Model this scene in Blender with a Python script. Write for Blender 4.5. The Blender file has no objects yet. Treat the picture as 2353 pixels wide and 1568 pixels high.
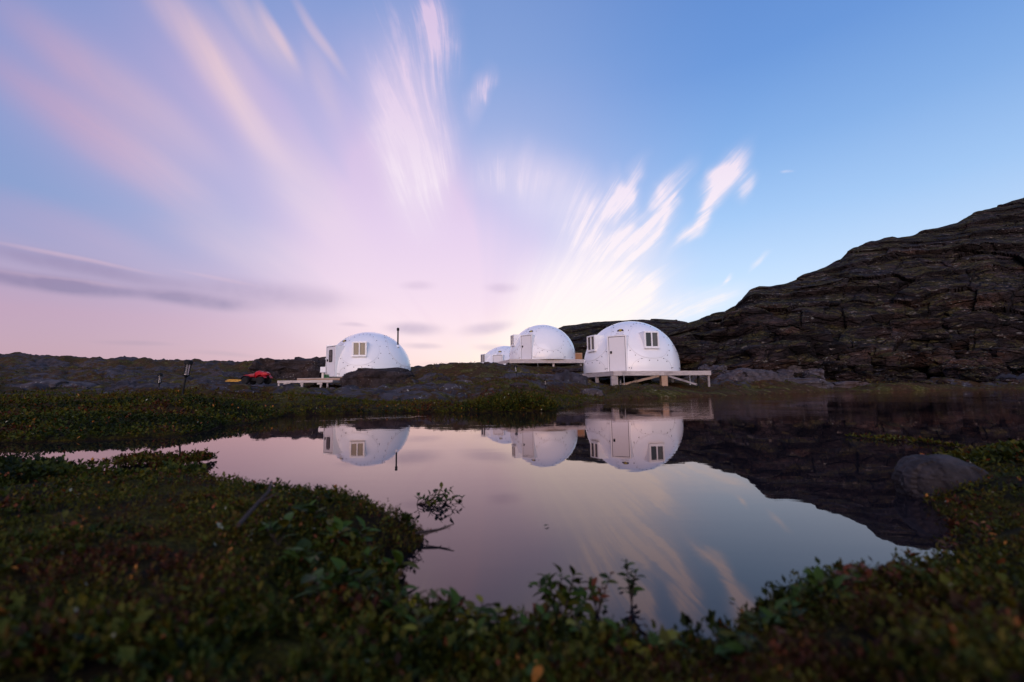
import bpy, bmesh, math, random
import numpy as np
from mathutils import Vector, Matrix, Quaternion

# ------------------------------------------------------------------ camera, sky, sun, exposure
scene = bpy.context.scene
COL = scene.collection
random.seed(7)
RNG = np.random.default_rng(11)
R = math.radians

CAM_H = 0.40
TILT = math.atan(114 / 1046.0)
ROLL = 0.014
FPX, CX, CY = 1046.0, 1176.5, 784.0
FWD = Vector((0, math.cos(TILT), math.sin(TILT)))
UP0 = Vector((0, -math.sin(TILT), math.cos(TILT)))
RGT0 = Vector((1, 0, 0))
RGT = RGT0 * math.cos(ROLL) - UP0 * math.sin(ROLL)
UPV = UP0 * math.cos(ROLL) + RGT0 * math.sin(ROLL)

cam_data = bpy.data.cameras.new('camera')
cam = bpy.data.objects.new('camera', cam_data)
COL.objects.link(cam)
cam.matrix_world = Matrix(((RGT.x, UPV.x, -FWD.x, 0), (RGT.y, UPV.y, -FWD.y, 0), (RGT.z, UPV.z, -FWD.z, CAM_H), (0, 0, 0, 1)))
cam_data.sensor_width = 36
cam_data.lens = 16.0
cam_data.clip_start = 0.05
cam_data.clip_end = 2000
cam_data.dof.use_dof = True
cam_data.dof.focus_distance = 26
cam_data.dof.aperture_fstop = 2.6
scene.camera = cam

scene.view_settings.view_transform = 'Standard'
scene.view_settings.look = 'None'
scene.view_settings.exposure = 0
scene.view_settings.gamma = 1
scene.view_settings.use_curve_mapping = False
scene.cycles.max_bounces = 6
scene.cycles.use_denoising = True


def ray(px, py):
    """direction of the sight line at a photo point (2353 x 1568 layout units)"""
    return (FWD + RGT * ((px - CX) / FPX) + UPV * ((CY - py) / FPX))


def at(px, py, Y):
    d = ray(px, py)
    k = Y / d.y
    return Vector((d.x * k, Y, CAM_H + d.z * k))


def on_plane(px, py, z=0.0):
    d = ray(px, py)
    k = (z - CAM_H) / d.z
    return Vector((d.x * k, d.y * k, z))


def lin(r, g, b):
    def f(c):
        c /= 255.0
        return c / 12.92 if c <= 0.04045 else ((c + 0.055) / 1.055) ** 2.4
    return (f(r), f(g), f(b), 1.0)


class NT:
    """small helper for building node trees"""
    def __init__(self, tree):
        self.t = tree
        self.t.nodes.clear()

    def node(self, kind, ins=None, **props):
        n = self.t.nodes.new(kind)
        for k, v in props.items():
            setattr(n, k, v)
        for k, v in (ins or {}).items():
            self.put(n, k, v)
        return n

    def put(self, n, k, v):
        s = n.inputs[k]
        if isinstance(v, bpy.types.NodeSocket):
            self.t.links.new(v, s)
        else:
            s.default_value = v

    def m(self, op, a, b=None, c=None, clamp=False):
        n = self.node('ShaderNodeMath', operation=op, use_clamp=clamp)
        for i, v in enumerate((a, b, c)):
            if v is not None:
                self.put(n, i, v)
        return n.outputs[0]

    def vm(self, op, a, b=None, scale=None):
        n = self.node('ShaderNodeVectorMath', operation=op)
        self.put(n, 0, a)
        if b is not None:
            self.put(n, 1, b)
        if scale is not None:
            self.put(n, 'Scale', scale)
        return n.outputs['Value'] if op in ('LENGTH', 'DOT_PRODUCT', 'DISTANCE') else n.outputs['Vector']

    def noise(self, vec, scale, detail=3, rough=0.55, dist=0.0, out=0, dims='3D'):
        n = self.node('ShaderNodeTexNoise', {'Scale': scale, 'Detail': detail, 'Roughness': rough, 'Distortion': dist}, noise_dimensions=dims)
        if vec is not None:
            self.put(n, 'Vector', vec)
        return n.outputs[out]

    def mr(self, v, a, b, c=0.0, d=1.0, kind='SMOOTHSTEP'):
        n = self.node('ShaderNodeMapRange', {'Value': v, 'From Min': a, 'From Max': b, 'To Min': c, 'To Max': d}, interpolation_type=kind)
        return n.outputs['Result']

    def mix(self, f, a, b, blend='MIX'):
        n = self.node('ShaderNodeMix', data_type='RGBA', blend_type=blend)
        self.put(n, 0, f)
        self.put(n, 6, a)
        self.put(n, 7, b)
        return n.outputs[2]

    def ramp(self, f, stops, interp='LINEAR'):
        n = self.node('ShaderNodeValToRGB')
        r = n.color_ramp
        r.interpolation = interp
        while len(r.elements) < len(stops):
            r.elements.new(0.5)
        for e, (p, c) in zip(r.elements, stops):
            e.position = p
            e.color = c
        self.put(n, 0, f)
        return n.outputs[0]

    def comb(self, x, y, z=0.0):
        n = self.node('ShaderNodeCombineXYZ')
        for i, v in enumerate((x, y, z)):
            self.put(n, i, v)
        return n.outputs[0]


SUN_EL, SUN_AZ = 10.0, 188.0        # azimuth clockwise from the view axis: behind, to the left
world = bpy.data.worlds.new('World')
scene.world = world
world.use_nodes = True
W = NT(world.node_tree)
dirv = W.node('ShaderNodeTexCoord').outputs['Generated']
sx = W.node('ShaderNodeSeparateXYZ', {0: dirv})
dx_, dy_, dz_ = sx.outputs[0], sx.outputs[1], sx.outputs[2]
den = W.m('MAXIMUM', W.m('ADD', dy_, 1.0), 0.04)
Pv = W.comb(W.m('DIVIDE', dx_, den), W.m('DIVIDE', dz_, den))
VPA = math.atan((1120 - CX) / FPX)
fx, fy = math.sin(VPA), math.cos(VPA)
fan_x = W.vm('DOT_PRODUCT', dirv, (fy, -fx, 0))
fan_y = W.vm('DOT_PRODUCT', dirv, (fx, fy, 0))
fan_t = W.m('ARCTAN2', fan_x, W.m('MAXIMUM', dz_, 0.002))
fan_e = W.m('ARCCOSINE', W.m('MINIMUM', fan_y, 0.9999))
elev = W.m('ARCSINE', dz_)
n_low = W.noise(Pv, 3.2, 3, 0.5, out=1)
n_fine = W.noise(Pv, 13.0, 3, 0.6, out=1)
warp = W.vm('ADD', W.vm('SCALE', W.vm('SUBTRACT', n_low, (0.5, 0.5, 0.5)), scale=0.075),
            W.vm('SCALE', W.vm('SUBTRACT', n_fine, (0.5, 0.5, 0.5)), scale=0.035))
Pw = W.vm('ADD', Pv, warp)
Psoft = W.vm('ADD', Pv, W.vm('SCALE', W.vm('SUBTRACT', n_low, (0.5, 0.5, 0.5)), scale=0.05))
wt = W.m('MULTIPLY_ADD', W.noise(Pv, 3.0, 2, 0.5), 0.26, fan_t)
streak = W.noise(W.comb(W.m('MULTIPLY', wt, 11.0), W.m('MULTIPLY', fan_e, 2.6)), 1.0, 5, 0.62, 0.5)
streak_f = W.noise(W.comb(W.m('MULTIPLY', wt, 34.0), W.m('MULTIPLY', fan_e, 5.0)), 1.0, 4, 0.65, 0.4)
streak_s = W.noise(W.comb(W.m('MULTIPLY', fan_t, 5.0), W.m('MULTIPLY', fan_e, 0.9)), 1.0, 2, 0.5, 0.2)


def stereo(px, py):
    d = ray(px, py).normalized()
    return Vector((d.x / (1 + d.y), d.z / (1 + d.y)))


def blob(vec, A, B, w, amp, soft=1.0):
    a, b = stereo(*A), stereo(*B)
    mx, my = (A[0] + B[0]) / 2, (A[1] + B[1]) / 2
    L = math.hypot(B[0] - A[0], B[1] - A[1]) or 1
    nx, ny = -(B[1] - A[1]) / L, (B[0] - A[0]) / L
    hw = (stereo(mx + nx * w, my + ny * w) - stereo(mx, my)).length
    c = (a + b) / 2
    ang = math.atan2((b - a).y, (b - a).x)
    mp = W.node('ShaderNodeMapping', {'Vector': vec, 'Location': (c.x, c.y, 0), 'Rotation': (0, 0, ang), 'Scale': (max((b - a).length / 2, 1e-3) * 1.25, hw * 1.35, 1)}, vector_type='TEXTURE')
    return W.mr(W.vm('LENGTH', mp.outputs[0]), 1.0, 0.0, 0.0, amp, 'SMOOTHERSTEP' if soft else 'LINEAR')


def blobs(vec, items):
    acc = None
    for A, B, w, amp in items:
        v = blob(vec, A, B, w, amp)
        acc = v if acc is None else W.m('ADD', acc, v)
    return acc


deg = W.m('MULTIPLY', elev, 180 / math.pi / 90.0, clamp=False)
left_ramp = W.ramp(deg, [(0.0, lin(164, 118, 164)), (0.045, lin(174, 122, 160)), (0.085, lin(178, 128, 164)), (0.125, lin(166, 138, 178)), (0.165, lin(146, 140, 188)), (0.20, lin(124, 142, 194)), (0.26, lin(120, 142, 198)),
                         (0.34, lin(124, 140, 198)), (0.55, lin(96, 126, 190)), (1.0, lin(64, 100, 170))])
mid_ramp = W.ramp(deg, [(0.0, lin(206, 158, 194)), (0.045, lin(226, 172, 198)), (0.11, lin(230, 184, 206)), (0.17, lin(216, 192, 220)), (0.25, lin(190, 184, 224)), (0.33, lin(158, 170, 218)), (0.42, lin(126, 154, 212)), (0.62, lin(84, 124, 194)), (1.0, lin(60, 98, 172))])
right_ramp = W.ramp(deg, [(0.0, lin(220, 216, 236)), (0.07, lin(206, 216, 240)), (0.14, lin(182, 206, 239)), (0.21, lin(150, 188, 235)), (0.29, lin(118, 164, 224)), (0.38, lin(88, 140, 212)), (0.50, lin(74, 124, 200)),
                          (0.65, lin(64, 112, 190)), (1.0, lin(54, 94, 168))])
dxn = W.m('MULTIPLY_ADD', W.noise(Pv, 1.4, 1, 0.5), 0.16, W.m('SUBTRACT', dx_, 0.08))
base = W.mix(W.mr(dxn, -0.74, -0.16), left_ramp, mid_ramp)
base = W.mix(W.mr(dxn, -0.06, 0.42), base, right_ramp)
glow = blobs(Psoft, [((860, 830), (1480, 790), 115, 0.9)])
base = W.mix(glow, base, lin(250, 218, 206))
# thin wide veil of high cloud
veil_cov = blobs(Psoft, [((480, 540), (1380, 760), 300, 0.85), ((460, -60), (960, 620), 300, 0.55), ((-250, -80), (620, 520), 190, 0.62), ((100, -150), (800, 420), 170, 0.5),
                         ((620, 540), (1250, 600), 210, 0.45), ((880, 200), (1000, 620), 190, 0.45)])
veil_cov = W.m('ADD', veil_cov, 0.03)
veil = W.mr(W.m('MULTIPLY', veil_cov, W.m('MULTIPLY_ADD', streak_s, 1.5, 0.22)), 0.0, 1.05, 0.0, 0.9, 'LINEAR')
veil_low = W.ramp(deg, [(0.0, lin(240, 200, 206)), (0.10, lin(242, 204, 216)), (0.22, lin(232, 198, 224)), (0.36, lin(212, 182, 220)), (0.5, lin(186, 166, 212)), (0.8, lin(165, 152, 206))])
veil_left = W.ramp(deg, [(0.0, lin(190, 150, 180)), (0.14, lin(186, 156, 192)), (0.3, lin(172, 150, 196)), (0.5, lin(164, 148, 200)), (0.8, lin(150, 144, 200))])
veil_col = W.mix(W.mr(dx_, -0.70, -0.30), veil_left, veil_low)
sky_c = W.mix(veil, base, veil_col)
# long soft streaks on the left
ls_cov = blobs(Psoft, [((230, -160), (680, 420), 46, 1.0), ((540, 230), (860, 640), 75, 0.5), ((-140, 60), (560, 520), 66, 0.85), ((-120, -80), (560, 420), 60, 0.7), ((430, -100), (720, 220), 45, 0.55), ((380, -60), (640, 300), 50, 0.35),
                       ((660, -30), (810, 210), 15, 0.6), ((560, -40), (700, 190), 18, 0.55), ((330, 470), (800, 640), 60, 0.35), ((-100, 420), (420, 600), 50, 0.3), ((700, 60), (790, 330), 30, 0.3)])
ls = W.m('MULTIPLY', ls_cov, W.m('MULTIPLY_ADD', streak, 1.3, 0.20), clamp=True)
ls_near = W.ramp(deg, [(0.0, lin(244, 208, 208)), (0.25, lin(236, 208, 220)), (0.4, lin(232, 198, 206)), (0.6, lin(216, 176, 202))])
ls_col = W.mix(W.mr(dx_, -0.72, -0.40), lin(190, 148, 182), ls_near)
sky_c = W.mix(ls, sky_c, ls_col)
# feathered cirrus
ci_cov = blobs(Pw, [((900, -140), (955, 560), 130, 0.95), ((935, 200), (970, 540), 90, 0.7), ((995, -60), (1000, 190), 65, 0.7), ((1120, 165), (1080, 300), 30, 1.0), ((1105, 310), (1135, 460), 70, 0.7),
                    ((1220, 330), (1190, 460), 32, 0.85), ((1285, 375), (1220, 450), 40, 0.8), ((1150, 900), (1520, 490), 175, 1.15), ((1290, 760), (1545, 600), 55, 1.1),                     ((1400, 360), (1320, 600), 90, 0.9), ((1436, 365), (1395, 500), 26, 0.8), ((1488, 350), (1415, 510), 24, 0.8), ((1592, 360), (1460, 530), 32, 0.95), ((1545, 460), (1400, 590), 50, 1.0),
                    ((1745, 315), (1590, 475), 36, 1.15), ((1690, 410), (1510, 580), 24, 1.05), ((1745, 370), (1690, 465), 26, 0.7), ((1735, 630), (1450, 750), 44, 0.85), ((1765, 560), (1700, 608), 9, 0.65),
                    ((1664, 602), (1620, 652), 8, 0.6), ((1795, 384), (1833, 384), 6, 0.5), ((1750, 690), (2050, 590), 40, 0.25)])
ci_d = W.m('MULTIPLY', W.m('MINIMUM', ci_cov, 1.2), 1.0)
ci_n = W.m('MULTIPLY_ADD', streak_f, 0.62, W.m('MULTIPLY_ADD', streak, 0.55, W.m('MULTIPLY', W.noise(Pw, 15.0, 5, 0.7), 0.23)))
ci_f = W.mr(W.m('MULTIPLY_ADD', W.m('SUBTRACT', W.m('MINIMUM', ci_d, 1.0), 1.0), 0.20, ci_n), 0.555, 0.86)
ci_f = W.mix(W.mr(fan_e, 0.10, 0.42, 0.25, 1.0), (0.62, 0.62, 0.62, 1), ci_f)
ci = W.m('MULTIPLY', W.m('MINIMUM', W.m('MULTIPLY', ci_d, W.m('MULTIPLY_ADD', ci_f, 0.95, 0.30)), 1.0), 0.95)
fill_cov = blobs(Psoft, [((1120, 920), (1530, 540), 180, 1.05), ((895, 60), (965, 540), 95, 0.8), ((1080, 340), (1430, 520), 100, 0.5), ((1600, 490), (1735, 335), 24, 0.5)])
fill = W.m('MULTIPLY', fill_cov, W.m('MULTIPLY_ADD', streak, 0.9, 0.45), clamp=True)
ci = W.m('MAXIMUM', ci, W.m('MULTIPLY_ADD', W.m('MULTIPLY', ci, W.m('SUBTRACT', 1.0, fill)), 0.9, W.m('MULTIPLY', fill, 0.92)), clamp=True)
ci_col = W.ramp(deg, [(0.0, lin(255, 222, 208)), (0.08, lin(255, 230, 218)), (0.15, lin(255, 234, 230)), (0.25, lin(250, 228, 236)), (0.36, lin(236, 210, 232)), (0.55, lin(214, 184, 222))])
sky_c = W.mix(ci, sky_c, ci_col)
# low bands of grey-violet stratus, lit along the top edge
ed_cov = blobs(Psoft, [((-80, 612), (330, 660), 8, 0.8), ((330, 662), (520, 690), 6, 0.4), ((-80, 538), (400, 628), 7, 0.7), ((400, 610), (640, 655), 6, 0.4)])
sky_c = W.mix(W.m('MULTIPLY', ed_cov, 0.55, clamp=True), sky_c, lin(236, 184, 194))
st_cov = blobs(Psoft, [((-260, 600), (400, 680), 24, 1.6), ((250, 660), (640, 706), 22, 1.5), ((-220, 530), (520, 668), 26, 0.75), ((360, 634), (880, 700), 36, 0.75), ((880, 752), (1030, 752), 17, 1.1),
                       ((1035, 758), (1180, 733), 17, 1.1), ((915, 788), (1030, 786), 8, 0.8), ((1070, 786), (1170, 791), 10, 0.7), ((1095, 655), (1195, 657), 14, 0.6), ((915, 655), (1000, 652), 13, 0.45),
                       ((775, 742), (860, 749), 6, 0.6), ((210, 778), (430, 796), 7, 0.45), ((420, 812), (620, 822), 7, 0.4), ((940, 826), (1060, 822), 8, 0.4)])
st = W.m('MULTIPLY', st_cov, W.m('MULTIPLY_ADD', W.noise(Pw, 22.0, 3, 0.6), 1.1, 0.2), clamp=True)
st_col = W.mix(W.mr(dx_, -0.75, -0.1), lin(128, 90, 142), lin(190, 150, 180))
sky_c = W.mix(W.m('MULTIPLY', st, 0.95), sky_c, st_col)
nish = W.node('ShaderNodeTexSky', sky_type='NISHITA', sun_disc=False, sun_elevation=R(SUN_EL), sun_rotation=R(SUN_AZ))
bg_sky = W.node('ShaderNodeBackground', {0: nish.outputs[0], 1: 0.05})
bg_cloud = W.node('ShaderNodeBackground', {0: sky_c, 1: 0.90})
W.node('ShaderNodeOutputWorld', {0: W.node('ShaderNodeAddShader', {0: bg_sky.outputs[0], 1: bg_cloud.outputs[0]}).outputs[0]})
world.cycles.sampling_method = 'MANUAL'
world.cycles.sample_map_resolution = 512

sun_data = bpy.data.lights.new('sun', 'SUN')
sun_data.energy = 2.0
sun_data.angle = R(70)
sun_data.color = (1.0, 0.76, 0.78)
sun = bpy.data.objects.new('sun', sun_data)
COL.objects.link(sun)
sdir = Vector((math.sin(R(SUN_AZ)) * math.cos(R(SUN_EL)), math.cos(R(SUN_AZ)) * math.cos(R(SUN_EL)), math.sin(R(SUN_EL))))
sun.rotation_euler = sdir.to_track_quat('Z', 'Y').to_euler()

# ------------------------------------------------------------------ helpers: tags, meshes, noise
def tag(o, label=None, cat=None, group=None, kind=None):
    if label:
        o['label'] = label
    if cat:
        o['category'] = cat
    if group:
        o['group'] = group
    if kind:
        o['kind'] = kind
    return o


def empty(name, loc, label, cat, group=None, rz=0.0):
    o = bpy.data.objects.new(name, None)
    o.empty_display_size = 0.2
    COL.objects.link(o)
    o.location = loc
    o.rotation_euler = (0, 0, rz)
    return tag(o, label, cat, group)


def link(name, mesh, parent=None, loc=None, kind=None, label=None):
    o = bpy.data.objects.new(name, mesh)
    COL.objects.link(o)
    if parent is not None:
        o.parent = parent
    if loc is not None:
        o.location = loc
    return tag(o, label=label, kind=kind)


def np_mesh(name, verts, faces, material=None, smooth=True, attrs=None):
    """verts (n,3); faces: list of int arrays, each (m,3) or (m,4)"""
    me = bpy.data.meshes.new(name)
    verts = np.asarray(verts, dtype=np.float32)
    faces = [np.asarray(f, dtype=np.int32) for f in faces if len(f)]
    me.vertices.add(len(verts))
    me.vertices.foreach_set('co', verts.ravel())
    idx = np.concatenate([f.ravel() for f in faces])
    cnt = np.concatenate([np.full(len(f), f.shape[1], dtype=np.int32) for f in faces])
    me.loops.add(len(idx))
    me.loops.foreach_set('vertex_index', idx)
    me.polygons.add(len(cnt))
    st = np.zeros(len(cnt), dtype=np.int32)
    st[1:] = np.cumsum(cnt)[:-1]
    me.polygons.foreach_set('loop_start', st)
    try:
        me.polygons.foreach_set('loop_total', cnt)
    except Exception:
        pass
    if smooth:
        me.polygons.foreach_set('use_smooth', np.ones(len(cnt), dtype=bool))
    for k, v in (attrs or {}).items():
        a = me.attributes.new(k, 'FLOAT', 'POINT')
        a.data.foreach_set('value', np.asarray(v, dtype=np.float32))
    if material:
        me.materials.append(material)
    me.update(calc_edges=True)
    return me


def h2(ix, iy, seed):
    h = (ix.astype(np.int64) * 374761393 + iy.astype(np.int64) * 668265263 + seed * 974634777) & 0xFFFFFFFF
    h = ((h ^ (h >> 13)) * 1274126177) & 0xFFFFFFFF
    return ((h ^ (h >> 16)) & 0xFFFFFF).astype(np.float64) / 0xFFFFFF


def vnoise(x, y, seed=0):
    """gradient noise, about -1..1"""
    ix, iy = np.floor(x), np.floor(y)
    fx, fy = x - ix, y - iy
    u, v = fx * fx * fx * (fx * (fx * 6 - 15) + 10), fy * fy * fy * (fy * (fy * 6 - 15) + 10)

    def g(ox, oy):
        a = h2(ix + ox, iy + oy, seed) * 2 * np.pi
        return np.cos(a) * (fx - ox) + np.sin(a) * (fy - oy)
    a, b, c, d = g(0, 0), g(1, 0), g(0, 1), g(1, 1)
    return 1.5 * ((a * (1 - u) + b * u) * (1 - v) + (c * (1 - u) + d * u) * v)


def fbm(x, y, octv=4, seed=0, gain=0.5):
    s, a = 0.0, 1.0
    for i in range(octv):
        s = s + a * vnoise(x * 2 ** i + 13.7 * i, y * 2 ** i - 7.1 * i, seed + i)
        a *= gain
    return s


def ridged(x, y, octv=4, seed=0, gain=0.5):
    s, a = 0.0, 1.0
    for i in range(octv):
        s = s + a * (1 - 2 * np.abs(vnoise(x * 2 ** i + 3.7 * i, y * 2 ** i - 9.1 * i, seed + i)))
        a *= gain
    return s


def cells(x, y, seed=0):
    """worley: F1, F2-F1 edge distance, random value of the nearest cell"""
    ix, iy = np.floor(x), np.floor(y)
    f1 = np.full(x.shape, 9.0)
    f2 = np.full(x.shape, 9.0)
    rv = np.zeros(x.shape)
    for ox in (-1, 0, 1):
        for oy in (-1, 0, 1):
            px = ix + ox + 0.15 + 0.7 * h2(ix + ox, iy + oy, seed)
            py = iy + oy + 0.15 + 0.7 * h2(ix + ox, iy + oy, seed + 5)
            d = np.hypot(x - px, y - py)
            r = h2(ix + ox, iy + oy, seed + 9)
            nearer = d < f1
            f2 = np.where(nearer, f1, np.minimum(f2, d))
            rv = np.where(nearer, r, rv)
            f1 = np.where(nearer, d, f1)
    return f1, f2 - f1, rv


def sstep(a, b, x):
    t = np.clip((x - a) / (b - a), 0, 1)
    return t * t * (3 - 2 * t)


# ------------------------------------------------------------------ materials of the setting
def new_mat(name):
    m = bpy.data.materials.new(name)
    m.use_nodes = True
    return m, NT(m.node_tree)


def finish(t, color, rough=0.9, normal=None, spec=0.15, **more):
    ins = {'Base Color': color, 'Roughness': rough, 'Specular IOR Level': spec}
    ins.update(more)
    b = t.node('ShaderNodeBsdfPrincipled', ins)
    if normal is not None:
        t.put(b, 'Normal', normal)
    t.node('ShaderNodeOutputMaterial', {0: b.outputs[0]})
    return b


def bump(t, h, dist, strength=1.0, normal=None):
    n = t.node('ShaderNodeBump', {'Strength': strength, 'Distance': dist, 'Height': h})
    if normal is not None:
        t.put(n, 'Normal', normal)
    return n.outputs[0]


def attr(t, name):
    return t.node('ShaderNodeAttribute', attribute_name=name).outputs['Fac']


def rock_color(t, pos, tint=(0.062, 0.052, 0.058), rust=0.4, lichen=0.5, sc=1.0):
    n1 = t.noise(pos, 0.55 * sc, 5, 0.6)
    n2 = t.noise(pos, 2.6 * sc, 5, 0.65)
    n3 = t.noise(pos, 9.0 * sc, 4, 0.7)
    a = tuple(c * 0.55 for c in tint) + (1,)
    b = tuple(c * 1.45 for c in tint) + (1,)
    c = t.mix(t.mr(n2, 0.33, 0.68), a, b)
    c = t.mix(t.m('MULTIPLY', t.mr(n1, 0.5, 0.72), rust), c, (0.085, 0.042, 0.026, 1))
    lich = t.m('MULTIPLY', t.mr(n3, 0.58, 0.70), t.mr(t.noise(pos, 1.1 * sc, 3, 0.6), 0.46, 0.62))
    c = t.mix(t.m('MULTIPLY', lich, lichen), c, (0.34, 0.33, 0.30, 1))
    h = t.m('ADD', t.m('MULTIPLY', n2, 0.6), t.m('MULTIPLY', n3, 0.35))
    return c, h


def heath_color(t, pos, sc=1.0):
    n1 = t.noise(pos, 0.35 * sc, 4, 0.6)
    n2 = t.noise(pos, 0.9 * sc, 6, 0.68)
    n3 = t.noise(pos, 4.2 * sc, 6, 0.75)
    c = t.ramp(t.m('MULTIPLY_ADD', n2, 0.6, t.m('MULTIPLY', n1, 0.4)), [(0.30, (0.022, 0.018, 0.007, 1)), (0.42, (0.075, 0.052, 0.013, 1)), (0.50, (0.072, 0.030, 0.014, 1)), (0.57, (0.085, 0.072, 0.012, 1)), (0.70, (0.14, 0.085, 0.034, 1))])
    c = t.mix(t.mr(n3, 0.30, 0.62), t.mix(0.72, c, (0.006, 0.006, 0.004, 1)), c)
    dry = t.m('MULTIPLY', t.mr(n3, 0.57, 0.66), t.mr(n2, 0.46, 0.60))
    c = t.mix(t.m('MULTIPLY', dry, 0.8), c, (0.34, 0.27, 0.19, 1))
    h = t.m('ADD', t.m('MULTIPLY', n3, 0.6), t.m('MULTIPLY', n2, 0.6))
    return c, h


M = {}
m, t = new_mat('tundra_ground')
pos = t.node('ShaderNodeNewGeometry').outputs['Position']
rc, rh = rock_color(t, pos, (0.056, 0.047, 0.050), 0.4, 1.0, 0.55)
hc, hh = heath_color(t, pos)
rk = t.mr(t.m('ADD', attr(t, 'rock'), t.m('MULTIPLY_ADD', t.noise(pos, 1.3, 6, 0.72), 2.6, -1.3)), 0.44, 0.62)
gcol = t.mix(rk, hc, rc)
gcol = t.mix(attr(t, 'peat'), gcol, t.mix(t.mr(t.noise(pos, 4.0, 4, 0.65), 0.40, 0.58), t.mix(t.noise(pos, 60.0, 3, 0.7), (0.005, 0.004, 0.003, 1), (0.026, 0.016, 0.009, 1)), t.mix(t.mr(t.noise(pos, 70.0, 4, 0.75), 0.35, 0.65), (0.010, 0.009, 0.002, 1), (0.080, 0.062, 0.007, 1))))
finish(t, gcol, 0.97, bump(t, t.m('ADD', t.m('MULTIPLY_ADD', hh, 0.8, rh), t.m('MULTIPLY', t.noise(pos, 70.0, 4, 0.75), 0.12)), 0.12, 0.9), 0.06)
M['ground'] = m

m, t = new_mat('hill_rock')
geo = t.node('ShaderNodeNewGeometry')
pos = geo.outputs['Position']
stretch = t.node('ShaderNodeMapping', {'Vector': pos, 'Rotation': (0, R(-9), 0), 'Scale': (0.45, 0.45, 1.5)}).outputs[0]
rc, rh = rock_color(t, stretch, (0.025, 0.0185, 0.0195), 0.7, 0.95, 0.36)
wv_ = t.vm('ADD', stretch, t.vm('SCALE', t.noise(pos, 1.2, 3, 0.6, out=1), scale=0.55))
blk = t.node('ShaderNodeTexVoronoi', {'Vector': wv_, 'Scale': 0.62})
blk2 = t.node('ShaderNodeTexVoronoi', {'Vector': wv_, 'Scale': 0.62}, feature='DISTANCE_TO_EDGE')
blk3 = t.node('ShaderNodeTexVoronoi', {'Vector': wv_, 'Scale': 1.9}, feature='DISTANCE_TO_EDGE')
tone = t.node('ShaderNodeSeparateColor', {0: blk.outputs['Color']}).outputs[0]
rc = t.vm('SCALE', rc, scale=t.m('MULTIPLY_ADD', tone, 0.95, 0.38))
nz = t.node('ShaderNodeSeparateXYZ', {0: geo.outputs['Normal']}).outputs[2]
mossy = t.m('MULTIPLY', t.mr(nz, 0.30, 0.75), t.mr(t.noise(pos, 0.42, 5, 0.65), 0.44, 0.56))
c = t.mix(t.m('MULTIPLY', mossy, 0.9), rc, t.mix(t.mr(t.noise(pos, 4, 4, 0.7), 0.35, 0.65), (0.012, 0.011, 0.004, 1), (0.085, 0.066, 0.022, 1)))
dry = t.m('MULTIPLY', t.mr(nz, 0.15, 0.6), t.mr(t.noise(stretch, 1.5, 6, 0.75), 0.57, 0.65))
c = t.mix(t.m('MULTIPLY', dry, 0.7), c, (0.26, 0.21, 0.17, 1))
hb_ = t.m('ADD', t.m('MULTIPLY', rh, 0.55), t.m('ADD', t.mr(blk2.outputs['Distance'], 0.0, 0.10, 0.0, 1.2), t.mr(blk3.outputs['Distance'], 0.0, 0.12, 0.0, 0.4)))
finish(t, c, 0.95, bump(t, hb_, 0.45, 1.0), 0.1)
M['hill'] = m

m, t = new_mat('boulder_rock')
oi = t.node('ShaderNodeObjectInfo')
pos = t.vm('ADD', t.node('ShaderNodeNewGeometry').outputs['Position'], t.vm('SCALE', t.comb(1, 2, 3), scale=t.m('MULTIPLY', oi.outputs['Random'], 20)))
rc, rh = rock_color(t, pos, (0.060, 0.050, 0.054), 0.4, 1.0, 0.85)
finish(t, rc, 0.9, bump(t, rh, 0.06, 0.9), 0.15)
M['boulder'] = m

m, t = new_mat('foundation_rock')
pos = t.node('ShaderNodeNewGeometry').outputs['Position']
rc, rh = rock_color(t, pos, (0.032, 0.025, 0.026), 0.4, 1.0, 0.7)
finish(t, rc, 0.92, bump(t, rh, 0.12, 1.0), 0.12)
M['dark_rock'] = m

m, t = new_mat('pond_water')
pos = t.node('ShaderNodeNewGeometry').outputs['Position']
py_ = t.node('ShaderNodeSeparateXYZ', {0: pos}).outputs[1]
rip = t.noise(t.node('ShaderNodeMapping', {'Vector': pos, 'Scale': (0.8, 2.6, 1)}).outputs[0], 2.2, 3, 0.55, 0.3)
rip2 = t.noise(t.node('ShaderNodeMapping', {'Vector': pos, 'Scale': (0.5, 1.6, 1)}).outputs[0], 9.0, 2, 0.5, 0.2)
band = t.m('MULTIPLY', t.mr(py_, 4.5, 8.5), t.m('MULTIPLY_ADD', t.mr(t.noise(pos, 0.35, 2, 0.5), 0.40, 0.62), 0.9, 0.12))
nrm = bump(t, t.m('ADD', t.m('MULTIPLY', rip, t.m('MULTIPLY_ADD', band, 0.0050, 0.00025)), t.m('MULTIPLY', rip2, t.m('MULTIPLY_ADD', band, 0.0010, 0.00003))), 1.0, 1.0)
deep = t.node('ShaderNodeBsdfDiffuse', {'Color': (0.010, 0.009, 0.012, 1)})
mirror = t.node('ShaderNodeBsdfGlossy', {'Color': (1.0, 0.85, 0.81, 1), 'Roughness': 0.012, 'Normal': nrm})  # warm light painted into the reflection tint, not a colour of the water
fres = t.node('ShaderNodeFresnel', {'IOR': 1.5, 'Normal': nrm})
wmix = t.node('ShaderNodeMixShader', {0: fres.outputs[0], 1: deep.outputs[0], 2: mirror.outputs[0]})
t.node('ShaderNodeOutputMaterial', {0: wmix.outputs[0]})
M['water'] = m

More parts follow.
